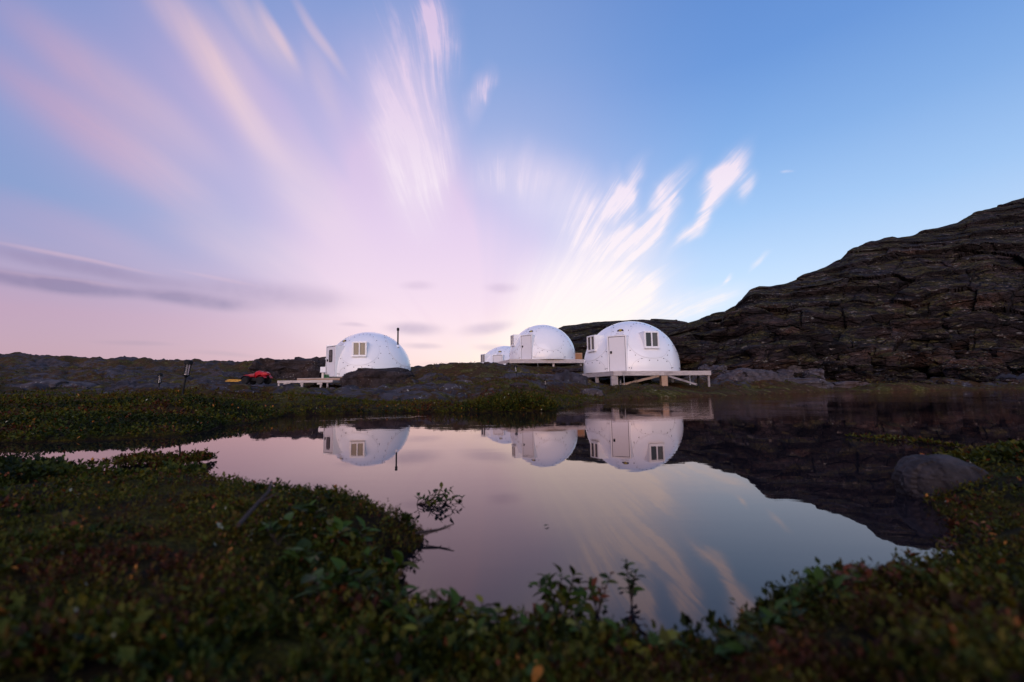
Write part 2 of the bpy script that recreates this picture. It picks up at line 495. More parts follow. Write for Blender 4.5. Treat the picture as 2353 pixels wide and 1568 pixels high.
# ------------------------------------------------------------------ pond outline and land heights
pond_px = [(-400, 1018), (0, 1016), (200, 1012), (400, 1003), (500, 985), (600, 966), (640, 956), (800, 951), (950, 949), (1000, 948), (1120, 947), (1270, 944), (1330, 931), (1400, 919),
           (1520, 914.5), (1640, 911), (1760, 905.5)]
pond = [on_plane(*p).to_2d() for p in pond_px]
pond += [Vector(v) for v in ((24.5, 33.5), (34, 34.5), (48, 36), (62, 33), (60, 12), (30, 5.0), (12, 3.6), (5.5, 3.35))]
pond += [on_plane(*p).to_2d() for p in ((2420, 1040), (2280, 1052), (2160, 1075), (2110, 1115), (2140, 1165), (2205, 1205), (2240, 1240), (2200, 1292), (2010, 1325), (1900, 1348), (1810, 1385), (1750, 1445),
                                        (1680, 1500), (1570, 1530), (1430, 1505), (1300, 1475), (1160, 1448), (1040, 1432), (935, 1412), (880, 1360), (890, 1310), (940, 1275), (975, 1240), (960, 1215),
                                        (880, 1192), (760, 1165), (640, 1138), (500, 1112), (390, 1094), (350, 1113), (265, 1110), (185, 1105), (90, 1082), (-400, 1070))]
PX = np.array([v.x for v in pond])
PY = np.array([v.y for v in pond])


def pond_sd(x, y):
    """signed distance to the waterline, positive on land"""
    x, y = np.asarray(x, float), np.asarray(y, float)
    shp = x.shape
    x, y = x.ravel(), y.ravel()
    out = np.full(x.shape, 1e9)
    inside = np.zeros(x.shape, bool)
    n = len(PX)
    for i in range(n):
        x0, y0, x1, y1 = PX[i], PY[i], PX[(i + 1) % n], PY[(i + 1) % n]
        ex, ey = x1 - x0, y1 - y0
        tt = np.clip(((x - x0) * ex + (y - y0) * ey) / (ex * ex + ey * ey), 0, 1)
        out = np.minimum(out, (x - x0 - tt * ex) ** 2 + (y - y0 - tt * ey) ** 2)
        c = ((y0 > y) != (y1 > y))
        if y1 != y0:
            inside ^= c & (x < ex * (y - y0) / ey + x0)
    d = np.sqrt(out)
    return np.where(inside, -d, d).reshape(shp)


CP = []
for px, py, D in [(-300, 812, 95), (0, 823, 92), (150, 828, 88), (300, 833, 84), (450, 836, 80), (590, 839, 74), (-200, 870, 45), (100, 858, 52), (300, 862, 48), (450, 862, 46), (560, 864, 44),
                  (-300, 900, 22), (120, 893, 30), (60, 908, 19), (200, 905, 20), (320, 895, 26), (450, 892, 25), (560, 889, 27), (587, 895, 20), (587, 897, 18), (660, 899, 20), (660, 900, 17.5), (720, 901, 20), (582, 884.5, 32), (585, 888.5, 29.5), (585, 892, 27.5), (500, 876, 33), (620, 887, 30), (420, 921, 8.3), (362, 920, 12),
                  (250, 915, 12), (100, 921, 9), (-200, 988, 4.6), (0, 988, 4.6), (150, 988, 4.6), (300, 986, 4.7), (-200, 960, 5.5), (0, 960, 5.5), (150, 960, 5.5), (300, 958, 5.6), (400, 960, 5.8), (0, 938, 6.8), (200, 936, 6.8), (380, 936, 7.0), (520, 915, 12), (640, 905, 16), (640, 925, 10.5), (620, 899, 28.4), (670, 900, 28.4), (720, 900, 28.4), (765, 899, 28.4), (600, 890, 30.5), (650, 896, 29.6), (690, 895, 29.5), (740, 895, 29.5), (770, 894, 30), (790, 896, 27.5), (690, 886, 32), (740, 885, 32), (860, 894, 26), (930, 892, 25), (760, 912, 17), (880, 912, 16), (720, 928, 11.5), (900, 930, 11.2),
                  (960, 906, 18), (1030, 912, 15), (960, 851, 37.5), (1000, 846, 38.5), (1060, 842, 39), (1095, 843, 41), (1130, 845, 40), (1020, 872, 28), (1060, 893, 20), (1100, 880, 24), (1090, 928, 11.5),
                  (1180, 842, 38.5), (1250, 843, 38.5), (1320, 843, 39), (1180, 862, 29), (1187, 882, 19.5), (1180, 908, 13.5), (1180, 925, 11), (1260, 862, 32), (1300, 875, 31), (1325, 876, 29.8), (1280, 874, 32), (1320, 880, 27), (1254, 897, 17.5), (1300, 905, 16.5), (1350, 902, 19), (1400, 896, 24.5), (1412, 893, 25.5),
                  (1380, 885, 28.5), (1440, 896, 25), (1520, 893, 27), (1530, 880, 30), (1630, 893, 27.2), (1640, 880, 33), (1450, 868, 36), (1580, 900, 25), (1700, 880, 34), (1700, 893, 29), (1780, 885, 37), (1900, 880, 42), (2000, 883, 40), (2200, 876, 42), (2353, 870, 43), (2600, 862, 46),
                  (1900, 893, 37), (2200, 889, 38), (2500, 884, 39)]:
    v = at(px, py, D)
    CP.append((v.x, v.y, v.z))
for px, py, z in [(0, 1085, .06), (150, 1090, .07), (300, 1105, .08), (450, 1100, .09), (630, 1092, .105), (720, 1105, .10), (800, 1135, .10), (880, 1165, .09), (930, 1190, .075), (300, 1180, .09), (100, 1180, .09), (600, 1200, .105), (800, 1250, .08),
                  (850, 1330, .055), (100, 1350, .10), (500, 1350, .105), (750, 1400, .07), (100, 1560, .10), (600, 1540, .095), (950, 1450, .025), (1000, 1560, .045), (1250, 1480, .02), (1250, 1560, .04), (1500, 1540, .03), (1650, 1520, .045),
                  (1780, 1420, .075), (1870, 1325, .085), (2000, 1318, .07), (2120, 1310, .06), (2250, 1280, .075), (2330, 1180, .11), (2000, 1450, .115), (2300, 1400, .12), (1850, 1560, .12), (2250, 1560, .16), (2200, 1060, .06), (2330, 1045, .11), (2290, 1120, .09), (2230, 1190, .06)]:
    v = on_plane(px, py, z)
    CP.append((v.x, v.y, z))
CP += [(0, -1.5, .15), (-2, -1, .18), (2, -1, .2), (-3, .3, .2), (-6, 2, .3), (4, .5, .25), (6, 2.6, .3), (0, -10, .5), (-20, -10, .8), (20, -5, .8), (-40, 10, 2), (-60, 40, 4.5), (-120, 80, 8), (0, -60, .5), (-70, -40, 1.0), (60, -20, 1.0), (70, 20, .8),
       (-9, 62, .6), (4, 62, 1.0), (-12, 90, -1), (0, 110, -1), (15, 70, 2), (-80, 150, 1.5), (-40, 160, 0), (0, 250, 0), (-150, 200, 0), (-35, 105, 2), (-250, 50, 2), (200, 200, 0), (0, -300, 0), (-200, -200, 0), (200, -200, 0), (-26, 58, 2.4), (-20, 52, 2.2)]
CP = np.array(CP)


def warp_xy(x, y):
    r = np.hypot(x, y) + 1e-6
    return np.arctan2(x, y) * 1.7, np.log(r)


CA, CL = warp_xy(CP[:, 0], CP[:, 1])


CALM = [(at(690, 889, 29).x, 29.0, 3.4), (at(585, 884, 32).x, 32.0, 1.9), (at(585, 884, 29).x, 29.0, 3.0), (at(585, 884, 25.5).x, 25.5, 2.6), (at(650, 884, 27.3).x, 27.3, 3.0), (at(590, 884, 20).x, 20.0, 3.6), (at(690, 884, 20).x, 20.5, 2.6), (at(540, 884, 23.5).x, 23.5, 2.6), (at(1210, 840, 38.5).x, 38.6, 2.6), (at(1300, 840, 39).x, 39.0, 2.6), (at(1500, 895, 27).x, 27.0, 3.0)]


def ground_parts(x, y):
    x, y = np.asarray(x, float), np.asarray(y, float)
    a, l = warp_xy(x, y)
    num = np.zeros(x.shape)
    dn = np.zeros(x.shape)
    for i in range(len(CP)):
        w = 1.0 / ((a - CA[i]) ** 2 + (l - CL[i]) ** 2 + 0.0016) ** 2
        num += w * CP[i, 2]
        dn += w
    zb = num / dn
    sd = pond_sd(x, y)
    r = np.hypot(x, y)
    sd = sd + fbm(x / (0.05 + 0.05 * r + 1e-3) * 0.35, y / (0.05 + 0.05 * r + 1e-3) * 0.35, 2, 3) * 0.0 + vnoise(x * 1.1, y * 1.1, 4) * 0.025 * np.minimum(r, 8) + vnoise(x * 4.3, y * 4.3, 5) * 0.010 * np.minimum(r, 5)
    lb = 0.035 + 0.045 * np.minimum(r, 14)
    rise = 1 - np.exp(-np.maximum(sd, 0) / lb)
    # rock: outcrops farther out, heath close to the water and camera
    rock = fbm(x / 7.0, y / 7.0, 3, 21) * 0.55 + 0.42
    rock = np.clip(rock, 0, 1) * sstep(9, 16, r) * sstep(0.8, 3.5, sd)
    far = sstep(2.5, 14, r)
    und = fbm(x / 5.5, y / 5.5, 3, 31) * 0.22 * far
    und += fbm(x / 1.2, y / 1.2, 3, 41) * (0.010 + 0.075 * far)
    und += fbm(x / 0.30, y / 0.30, 3, 45) * 0.020 * (1 - far)
    k1, e1, v1 = cells(x / 2.3 + 0.25 * vnoise(x, y, 51), y / 2.3, 52)
    k2, e2, v2 = cells(x / 0.8, y / 0.8, 57)
    blocky = (1 + 0.7 * sstep(14, 22, r)) * rock * ((v1 - 0.4) * 0.42 - 0.16 * np.exp(-e1 / 0.05) + (v2 - 0.5) * 0.13 - 0.06 * np.exp(-e2 / 0.06) + 0.15 * ridged(x / 2.8, y / 2.8, 3, 61))
    distant = sstep(45, 70, r)
    und = und * (1 + 2.2 * distant)
    damp = sstep(0.0, 2.0, sd)
    calm = np.ones(x.shape)
    for cx_, cy_, cr_ in CALM:
        calm = calm * (1 - 0.85 * np.exp(-(((x - cx_) ** 2 + (y - cy_) ** 2) / cr_ ** 2) ** 2))
    und, blocky = und * calm, blocky * calm
    z = zb * rise + (und + blocky) * np.where(r < 3, rise * 0.9 + 0.0, damp * 0.9 + 0.1 * rise)
    z = np.where(sd > 0, np.maximum(z, 0.012 + 0.02 * rise), -0.35 * (1 - np.exp(sd / 0.35)) - 0.012)
    return z, sd, rock


def ground_z(x, y):
    return float(ground_parts(np.array([x]), np.array([y]))[0][0])


na_front, na_back, nr = 780, 100, 350
az = np.concatenate([np.linspace(R(-62), R(62), na_front, endpoint=False), np.linspace(R(62), R(298), na_back, endpoint=False)])
rr = np.exp(np.linspace(math.log(0.14), math.log(470), nr))
A, RR = np.meshgrid(az, rr, indexing='ij')
GX, GY = np.sin(A) * RR, np.cos(A) * RR
GZ, GSD, GROCK = ground_parts(GX, GY)
na = len(az)
i0 = np.arange(na)[:, None] * nr + np.arange(nr - 1)[None, :]
i1 = ((np.arange(na) + 1) % na)[:, None] * nr + np.arange(nr - 1)[None, :]
quads = np.stack([i0, i0 + 1, i1 + 1, i1], -1).reshape(-1, 4)
verts = np.stack([GX, GY, GZ], -1).reshape(-1, 3)
verts = np.vstack([verts, [[0, 0, float(GZ[:, 0].mean())]]])
cen = len(verts) - 1
fan_t3 = np.stack([np.full(na, cen), np.arange(na) * nr, ((np.arange(na) + 1) % na) * nr], -1)
ground = link('ground', np_mesh('ground', verts, [quads, fan_t3], M['ground'], True, {'rock': np.append(GROCK.ravel(), 0), 'peat': np.append((np.maximum(1 - sstep(2.4, 4.5, RR), (1 - sstep(0.5, 1.8, GSD)) * (1 - sstep(10, 14, RR)))).ravel(), 1)}))
tag(ground, 'rolling tundra of heath, lichen and bare rock around the pond', None, None, 'structure')

# water
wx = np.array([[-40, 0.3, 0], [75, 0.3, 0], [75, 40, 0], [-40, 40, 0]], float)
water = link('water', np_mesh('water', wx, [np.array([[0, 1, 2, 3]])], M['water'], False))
tag(water, 'still pond mirroring the sky and the white domes', None, None, 'structure')


# ------------------------------------------------------------------ the rocky hill and the ridges behind
def interp(xs, ys, x):
    return np.interp(x, xs, ys)


def hill_sheet(name, ridge, foot, nc, nrw, seed, rough, steep, back, label):
    """ridge, foot: lists of (photo x, photo y, distance); a sheet from foot to ridge, and down the far side"""
    rx = [p[0] for p in ridge]
    cols = np.linspace(rx[0], rx[-1], nc)
    ry, rd = interp(rx, [p[1] for p in ridge], cols), interp(rx, [p[2] for p in ridge], cols)
    fxs = [p[0] for p in foot]
    fyv, fd = interp(fxs, [p[1] for p in foot], cols), interp(fxs, [p[2] for p in foot], cols)
    rp = np.array([at(a, b, c) for a, b, c in zip(cols, ry, rd)])
    fp = np.array([at(a, b, c) for a, b, c in zip(cols, fyv, fd)])
    fp[:, 2] -= 0.8
    s = np.linspace(0, 1, nrw)[None, :, None]
    # horizontal progress is slow at first: a steep lower face, then an easing slope
    hprog = steep * s ** 1.7 + (1 - steep) * s
    P = np.empty((nc, nrw, 3))
    P[..., :2] = fp[:, None, :2] * (1 - hprog) + rp[:, None, :2] * hprog
    P[..., 2] = (fp[:, None, 2:] * (1 - s) + rp[:, None, 2:] * s)[..., 0]
    arc = np.concatenate([[0], np.cumsum(np.linalg.norm(np.diff(fp[:, :2], axis=0), axis=1))])[:, None] * np.ones((1, nrw))
    zz = P[..., 2]
    hm = np.maximum((rp[:, 2] - fp[:, 2])[:, None], 0.5)
    tilt = zz - 0.13 * arc + 1.3 * fbm(arc / 16, zz / 12, 3, seed)
    f = np.mod(tilt / 4.6, 1.0)
    led = (sstep(0, 0.10, f) - f) * 1.7
    f2 = np.mod(tilt / 1.7 + 0.35 * fbm(arc / 5, zz / 5, 2, seed + 2), 1.0)
    led2 = (sstep(0, 0.2, f2) - f2) * 0.45
    wa = arc + 0.8 * fbm(arc / 4, zz / 4, 2, seed + 4)
    k1, e1, v1 = cells(wa / 7.5, tilt / 3.4, seed + 6)
    k2, e2, v2 = cells(wa / 3.0, tilt / 1.5, seed + 8)
    disp = led + led2 + (v1 - 0.5) * 2.1 - 0.40 * np.exp(-e1 / 0.045) + (v2 - 0.5) * 0.75 - 0.18 * np.exp(-e2 / 0.05) + 0.07 * fbm(arc / 1.4, zz / 0.9, 2, seed + 12) + 0.75 * fbm(arc / 9, zz / 6, 3, seed + 10, 0.45)
    sv = s[..., 0] * np.ones((nc, 1))
    scale = rough * np.clip(hm / 6, 0.25, 1.0)
    env = sstep(0, 0.06, sv) * (1 - 0.45 * sstep(0.6, 1.0, sv))
    out = -P[..., :2] / np.linalg.norm(P[..., :2], axis=-1, keepdims=True)
    d = disp * scale * env
    P[..., 0] += out[..., 0] * d * 0.85
    P[..., 1] += out[..., 1] * d * 0.85
    P[..., 2] += d * 0.22 * (1 - sstep(0.85, 1.0, sv)) + sstep(0.9, 1.0, sv) * scale * (0.16 * fbm(arc / 3.0, zz * 0, 3, seed + 14) + 0.30 * (v1 - 0.5) + 0.05 * (v2 - 0.5))
    # the far side
    nb = 6
    k = np.linspace(0, 1, nb + 1)[1:][None, :, None]
    away = -out[:, -1, :]
    B = np.empty((nc, nb, 3))
    B[..., :2] = P[:, -1, None, :2] + away[:, None, :] * k * back
    B[..., 2] = P[:, -1, 2][:, None] * (1 - k[..., 0] ** 1.3) - 0.5 * k[..., 0]
    V = np.concatenate([P, B], 1)
    n2 = nrw + nb
    i = np.arange(nc - 1)[:, None] * n2 + np.arange(n2 - 1)[None, :]
    q = np.stack([i, i + n2, i + n2 + 1, i + 1], -1).reshape(-1, 4)
    o = link(name, np_mesh(name, V.reshape(-1, 3), [q], M['hill'], True))
    o.data.polygons.foreach_set('use_smooth', np.zeros(len(o.data.polygons), bool))
    tag(o, label, None, None, 'structure')
    return o


ridge = [(1500, 790, 58), (1545, 762, 57), (1580, 741, 56), (1610, 731, 56.5), (1640, 722, 57), (1665, 716, 57.5), (1690, 706, 58), (1708, 682, 58.5), (1722, 666, 59), (1745, 656, 60), (1775, 655, 61), (1800, 652, 62), (1830, 641, 63), (1855, 632, 64), (1880, 623, 65), (1905, 610, 66),
         (1932, 598, 67), (1946, 583, 68), (1962, 573, 69), (2000, 562, 72), (2040, 548, 74), (2080, 541, 76), (2120, 531, 78), (2160, 521, 80), (2200, 511, 82), (2235, 491, 84), (2270, 480, 86), (2310, 471, 88), (2353, 456, 90), (2500, 420, 95), (2700, 372, 98), (3000, 330, 92), (3500, 280, 70)]
foot = [(1500, 838, 50), (1580, 850, 47), (1640, 862, 43), (1720, 872, 41), (1800, 876, 42.5), (1900, 871, 44), (2050, 862, 46), (2200, 856, 47), (2353, 850, 48), (2700, 840, 48), (3000, 836, 45), (3500, 830, 38)]
hill = hill_sheet('hill', ridge, foot, 760, 230, 101, 1.0, 0.55, 50, 'dark craggy rock hill rising beyond the pond to the right')
ridge2 = [(1150, 845, 92), (1200, 822, 92), (1240, 785, 92), (1275, 759, 92), (1295, 748, 92), (1325, 744, 92), (1350, 741, 92), (1400, 738, 93), (1450, 735, 94), (1500, 735, 94), (1540, 737, 95), (1568, 738, 95), (1600, 745, 96), (1680, 760, 97), (1800, 800, 98)]
foot2 = [(1150, 848, 72), (1230, 840, 70), (1300, 838, 66), (1450, 840, 62), (1600, 840, 62), (1800, 850, 66)]
hill2 = hill_sheet('hill', ridge2, foot2, 230, 110, 151, 0.8, 0.35, 60, 'low dark ridge seen between and behind the two right domes')


# ------------------------------------------------------------------ simple mesh builder for objects
class MB:
    def __init__(self):
        self.v, self.f = [], []

    def add(self, vs, fs):
        o = len(self.v)
        self.v += [Vector(p) for p in vs]
        self.f += [tuple(i + o for i in f) for f in fs]
        return self

    def box(self, c, s, mat=None, taper=1.0):
        c, hx, hy, hz = Vector(c), s[0] / 2, s[1] / 2, s[2] / 2
        vs = []
        for z, k in ((-hz, 1.0), (hz, taper)):
            for x, y in ((-hx, -hy), (hx, -hy), (hx, hy), (-hx, hy)):
                vs.append(Vector((x * k, y * k, z)))
        if mat is not None:
            vs = [mat @ p for p in vs]
        return self.add([p + c for p in vs], [(3, 2, 1, 0), (4, 5, 6, 7), (0, 1, 5, 4), (1, 2, 6, 5), (2, 3, 7, 6), (3, 0, 4, 7)])

    def bar(self, a, b, w, h, up=Vector((0, 0, 1))):
        """rectangular bar from a to b, h along up, w across"""
        a, b = Vector(a), Vector(b)
        d = (b - a).normalized()
        s = d.cross(up)
        if s.length < 1e-4:
            s = d.cross(Vector((0, 1, 0)))
        s.normalize()
        u = s.cross(d).normalized()
        vs = []
        for p in (a, b):
            for i, j in ((-1, -1), (1, -1), (1, 1), (-1, 1)):
                vs.append(p + s * (i * w / 2) + u * (j * h / 2))
        return self.add(vs, [(0, 1, 2, 3), (7, 6, 5, 4), (0, 4, 5, 1), (1, 5, 6, 2), (2, 6, 7, 3), (3, 7, 4, 0)])

    def tube(self, pts, r, seg=8, caps=True):
        pts = [Vector(p) for p in pts]
        n = len(pts)
        rs = r if isinstance(r, (list, tuple)) else [r] * n
        vs = []
        ref = Vector((0, 0, 1)) if abs((pts[-1] - pts[0]).normalized().z) < 0.9 else Vector((1, 0, 0))
        for i, p in enumerate(pts):
            d = (pts[min(i + 1, n - 1)] - pts[max(i - 1, 0)]).normalized()
            s = d.cross(ref).normalized()
            u = s.cross(d).normalized()
            for k in range(seg):
                a = 2 * math.pi * k / seg
                vs.append(p + (s * math.cos(a) + u * math.sin(a)) * rs[i])
        fs = []
        for i in range(n - 1):
            for k in range(seg):
                fs.append((i * seg + k, i * seg + (k + 1) % seg, (i + 1) * seg + (k + 1) % seg, (i + 1) * seg + k))
        if caps:
            fs.append(tuple(range(seg))[::-1])
            fs.append(tuple((n - 1) * seg + k for k in range(seg)))
        return self.add(vs, fs)

    def lathe(self, prof, seg=16, mat=None, off=(0, 0, 0)):
        vs, fs = [], []
        for r, z in prof:
            for k in range(seg):
                a = 2 * math.pi * k / seg
                p = Vector((r * math.cos(a), r * math.sin(a), z))
                vs.append((mat @ p if mat is not None else p) + Vector(off))
        for i in range(len(prof) - 1):
            for k in range(seg):
                fs.append((i * seg + k, i * seg + (k + 1) % seg, (i + 1) * seg + (k + 1) % seg, (i + 1) * seg + k))
        if prof[0][0] > 1e-5:
            fs.append(tuple(range(seg))[::-1])
        if prof[-1][0] > 1e-5:
            fs.append(tuple((len(prof) - 1) * seg + k for k in range(seg)))
        return self.add(vs, fs)

    def build(self, name, material, parent=None, smooth=False, bevel=0.0, label=None, kind=None):
        me = bpy.data.meshes.new(name)
        me.from_pydata([tuple(p) for p in self.v], [], self.f)
        bm = bmesh.new()
        bm.from_mesh(me)
        bmesh.ops.recalc_face_normals(bm, faces=bm.faces)
        if bevel:
            bmesh.ops.bevel(bm, geom=[e for e in bm.edges if len(e.link_faces) == 2 and e.calc_face_angle(0) > 0.6], offset=bevel, segments=2, affect='EDGES', clamp_overlap=True)
        bm.to_mesh(me)
        bm.free()
        if smooth:
            me.polygons.foreach_set('use_smooth', [True] * len(me.polygons))
            try:
                me.set_sharp_from_angle(angle=R(38))
            except Exception:
                pass
        me.materials.append(material)
        return link(name, me, parent, None, kind, label)


def simple(name, color, rough=0.5, spec=0.5, noise=0.12, scale=6.0, bumpd=0.0, **more):
    m, t = new_mat(name)
    pos = t.node('ShaderNodeTexCoord').outputs['Object']
    n = t.noise(pos, scale, 4, 0.6)
    k = t.m('MULTIPLY_ADD', n, 2 * noise, 1 - noise)
    c = t.vm('SCALE', color[:3], scale=k)
    finish(t, c, rough, bump(t, n, bumpd, 1.0) if bumpd else None, spec, **more)
    M[name] = m
    return m


def wood(name, a, b, scale=1.0):
    m, t = new_mat(name)
    geo = t.node('ShaderNodeNewGeometry')
    pos = geo.outputs['Position']
    oi = t.node('ShaderNodeObjectInfo')
    p = t.vm('ADD', pos, t.vm('SCALE', (3.1, 5.3, 7.7), scale=t.m('MULTIPLY', oi.outputs['Random'], 9.0)))
    g = t.noise(t.node('ShaderNodeMapping', {'Vector': p, 'Scale': (1.2 * scale, 1.2 * scale, 16 * scale)}).outputs[0], 2.0, 5, 0.65, 0.6)
    blot = t.noise(p, 1.3, 4, 0.6)
    c = t.mix(t.mr(g, 0.3, 0.7), a, b)
    c = t.mix(t.m('MULTIPLY', t.mr(blot, 0.52, 0.72), 0.55), c, tuple(x * 0.45 for x in b[:3]) + (1,))
    c = t.vm('SCALE', c, scale=t.m('MULTIPLY_ADD', oi.outputs['Random'], 0.35, 0.8))
    finish(t, c, 0.85, bump(t, g, 0.006, 0.7), 0.2)
    M[name] = m


# gelcoat: white with faint grime running down and a slight waviness
m, t = new_mat('white_gelcoat')
tc = t.node('ShaderNodeTexCoord').outputs['Object']
st_ = t.noise(t.node('ShaderNodeMapping', {'Vector': tc, 'Scale': (5, 5, 0.8)}).outputs[0], 1.6, 5, 0.65)
wv = t.noise(tc, 0.9, 2, 0.5)
c = t.mix(t.mr(st_, 0.55, 0.8), (0.83, 0.82, 0.82, 1), (0.79, 0.78, 0.77, 1))
finish(t, c, 0.17, bump(t, wv, 0.05, 0.35), 0.5, **{'Coat Weight': 0.25, 'Coat Roughness': 0.08})
M['white_gelcoat'] = m
simple('seam_grey', (0.42, 0.40, 0.42), 0.7, 0.3, 0.1)
simple('bolt_steel', (0.055, 0.05, 0.055), 0.5, 0.5, 0.1)
simple('white_frame', (0.80, 0.79, 0.79), 0.35, 0.5, 0.05)
simple('white_door', (0.70, 0.68, 0.70), 0.4, 0.4, 0.04)
simple('door_gap', (0.16, 0.15, 0.17), 0.7, 0.2, 0.1)
simple('black_plastic', (0.008, 0.008, 0.009), 0.6, 0.2, 0.2)
simple('black_metal', (0.010, 0.010, 0.011), 0.6, 0.2, 0.25)
simple('logo_purple', (0.028, 0.010, 0.035), 0.6, 0.3, 0.2)
simple('logo_yellow', (0.42, 0.30, 0.03), 0.6, 0.3, 0.2)
simple('letter_grey', (0.42, 0.39, 0.43), 0.6, 0.3, 0.05)
simple('red_paint', (0.42, 0.006, 0.014), 0.4, 0.3, 0.08)
simple('dark_red', (0.26, 0.006, 0.014), 0.4, 0.4, 0.1)
simple('rubber', (0.012, 0.011, 0.012), 0.85, 0.3, 0.3, 20, 0.01)
simple('bright_steel', (0.45, 0.44, 0.45), 0.35, 0.6, 0.2, Metallic=0.9)
simple('galvanised', (0.42, 0.40, 0.40), 0.55, 0.5, 0.3, Metallic=0.4)
simple('yellow_wood', (0.55, 0.30, 0.055), 0.7, 0.3, 0.3, 9)
simple('plywood', (0.33, 0.165, 0.082), 0.8, 0.2, 0.2, 7)
simple('white_plastic', (0.78, 0.76, 0.76), 0.45, 0.4, 0.05)
simple('cream_board', (0.66, 0.60, 0.54), 0.7, 0.3, 0.1)
simple('crate_green', (0.02, 0.11, 0.035), 0.6, 0.3, 0.3, 12)
simple('cap_red', (0.30, 0.02, 0.015), 0.5, 0.4, 0.1)
simple('dark_fabric', (0.010, 0.009, 0.012), 0.9, 0.1, 0.3, 14)
simple('light_glass', (0.50, 0.47, 0.48), 0.12, 0.5, 0.04, **{'Transmission Weight': 0.7, 'IOR': 1.45})
simple('curtain', (0.17, 0.15, 0.16), 0.9, 0.1, 0.3, 8)
wood('deck_wood', (0.57, 0.50, 0.47, 1), (0.38, 0.32, 0.30, 1))
wood('grey_wood', (0.42, 0.37, 0.36, 1), (0.24, 0.20, 0.20, 1))
wood('orange_wood', (0.42, 0.29, 0.20, 1), (0.29, 0.18, 0.12, 1))
# window panes: thin dark glass over a dim room
m, t = new_mat('window_glass')
oc = t.node('ShaderNodeTexCoord').outputs['Object']
fold = t.noise(t.node('ShaderNodeMapping', {'Vector': oc, 'Scale': (26, 26, 0.6)}).outputs[0], 1.0, 2, 0.5)
finish(t, t.mix(fold, (0.030, 0.029, 0.028, 1), (0.10, 0.09, 0.085, 1)), 0.06, None, 0.55)
M['window_glass'] = m
m, t = new_mat('window_glass_dark')
finish(t, (0.016, 0.016, 0.018, 1), 0.05, None, 0.6)
M['window_glass_dark'] = m

# ------------------------------------------------------------------ the four fibreglass domes
RD, ZC = 3.05, 0.32


def sph(a, e, rad=RD):
    """point of the shell: a degrees right of the door, e degrees above the equator"""
    a, e = R(a), R(e)
    return Vector((math.sin(a) * math.cos(e) * rad, -math.cos(a) * math.cos(e) * rad, ZC + math.sin(e) * rad))


def petal(a0, psi, grow=0.0):
    w, up, dn = 28.5 + grow, 33.0 + grow, 21.0 + grow
    s, c = math.sin(psi), math.cos(psi)
    e = 29.0 + (up if c > 0 else dn) * (math.copysign(abs(c) ** 0.9, c))
    x = w * math.copysign(abs(s) ** 0.92, s) * (1 - 0.28 * max(c, 0)) * math.cos(R(29)) / max(math.cos(R(min(e, 78))), 0.3)
    if c > 0:
        x *= 0.70 + 0.30 * (1 - c)
    return a0 + x, e


def frame_at(a):
    """local frame on azimuth a: right, outward"""
    a = R(a)
    out = Vector((math.sin(a), -math.cos(a), 0))
    rt = Vector((math.cos(a), math.sin(a), 0))
    return rt, out


def rbox(mb, a, r0, r1, w, z0, z1, dx=0.0):
    """box standing on azimuth a from radius r0 to r1, width w, height z0..z1"""
    rt, out = frame_at(a)
    vs = []
    for z in (z0, z1):
        for x, r in ((-w / 2, r1), (w / 2, r1), (w / 2, r0), (-w / 2, r0)):
            vs.append(out * r + rt * (x + dx) + Vector((0, 0, z)))
    return mb.add(vs, [(3, 2, 1, 0), (4, 5, 6, 7), (0, 1, 5, 4), (1, 2, 6, 5), (2, 3, 7, 6), (3, 0, 4, 7)])


def window_unit(root, a, paler=False, depth=2.93):
    w = rbox(rbox(rbox(rbox(MB(), a, 2.0, depth, 0.05, 1.36, 2.36, -0.455), a, 2.0, depth, 0.05, 1.36, 2.36, 0.455), a, 2.0, depth, 0.86, 2.31, 2.36), a, 2.0, depth, 0.86, 1.36, 1.41).build('window', M['white_gelcoat'], root, bevel=0.006)
    f = MB()
    for dx, ww in ((-0.415, 0.07), (0.0, 0.075), (0.415, 0.07)):
        rbox(f, a, depth - 0.08, depth + 0.022, ww, 1.385, 2.335, dx)
    for z0, z1 in ((1.385, 1.46), (2.27, 2.335)):
        rbox(f, a, depth - 0.078, depth + 0.02, 0.76, z0, z1)
    f.build('frame', M['white_frame'], w)
    for k, dx in enumerate((-0.21, 0.21)):
        rbox(MB(), a, depth - 0.06, depth - 0.03 - 0.012 * k, 0.355, 1.455, 2.275, dx).build('pane', M['window_glass' if (k == 1 or paler) else 'window_glass_dark'], w)
    rbox(MB(), a, depth, depth + 0.07, 0.98, 1.325, 1.372).build('sill', M['white_frame'], w)


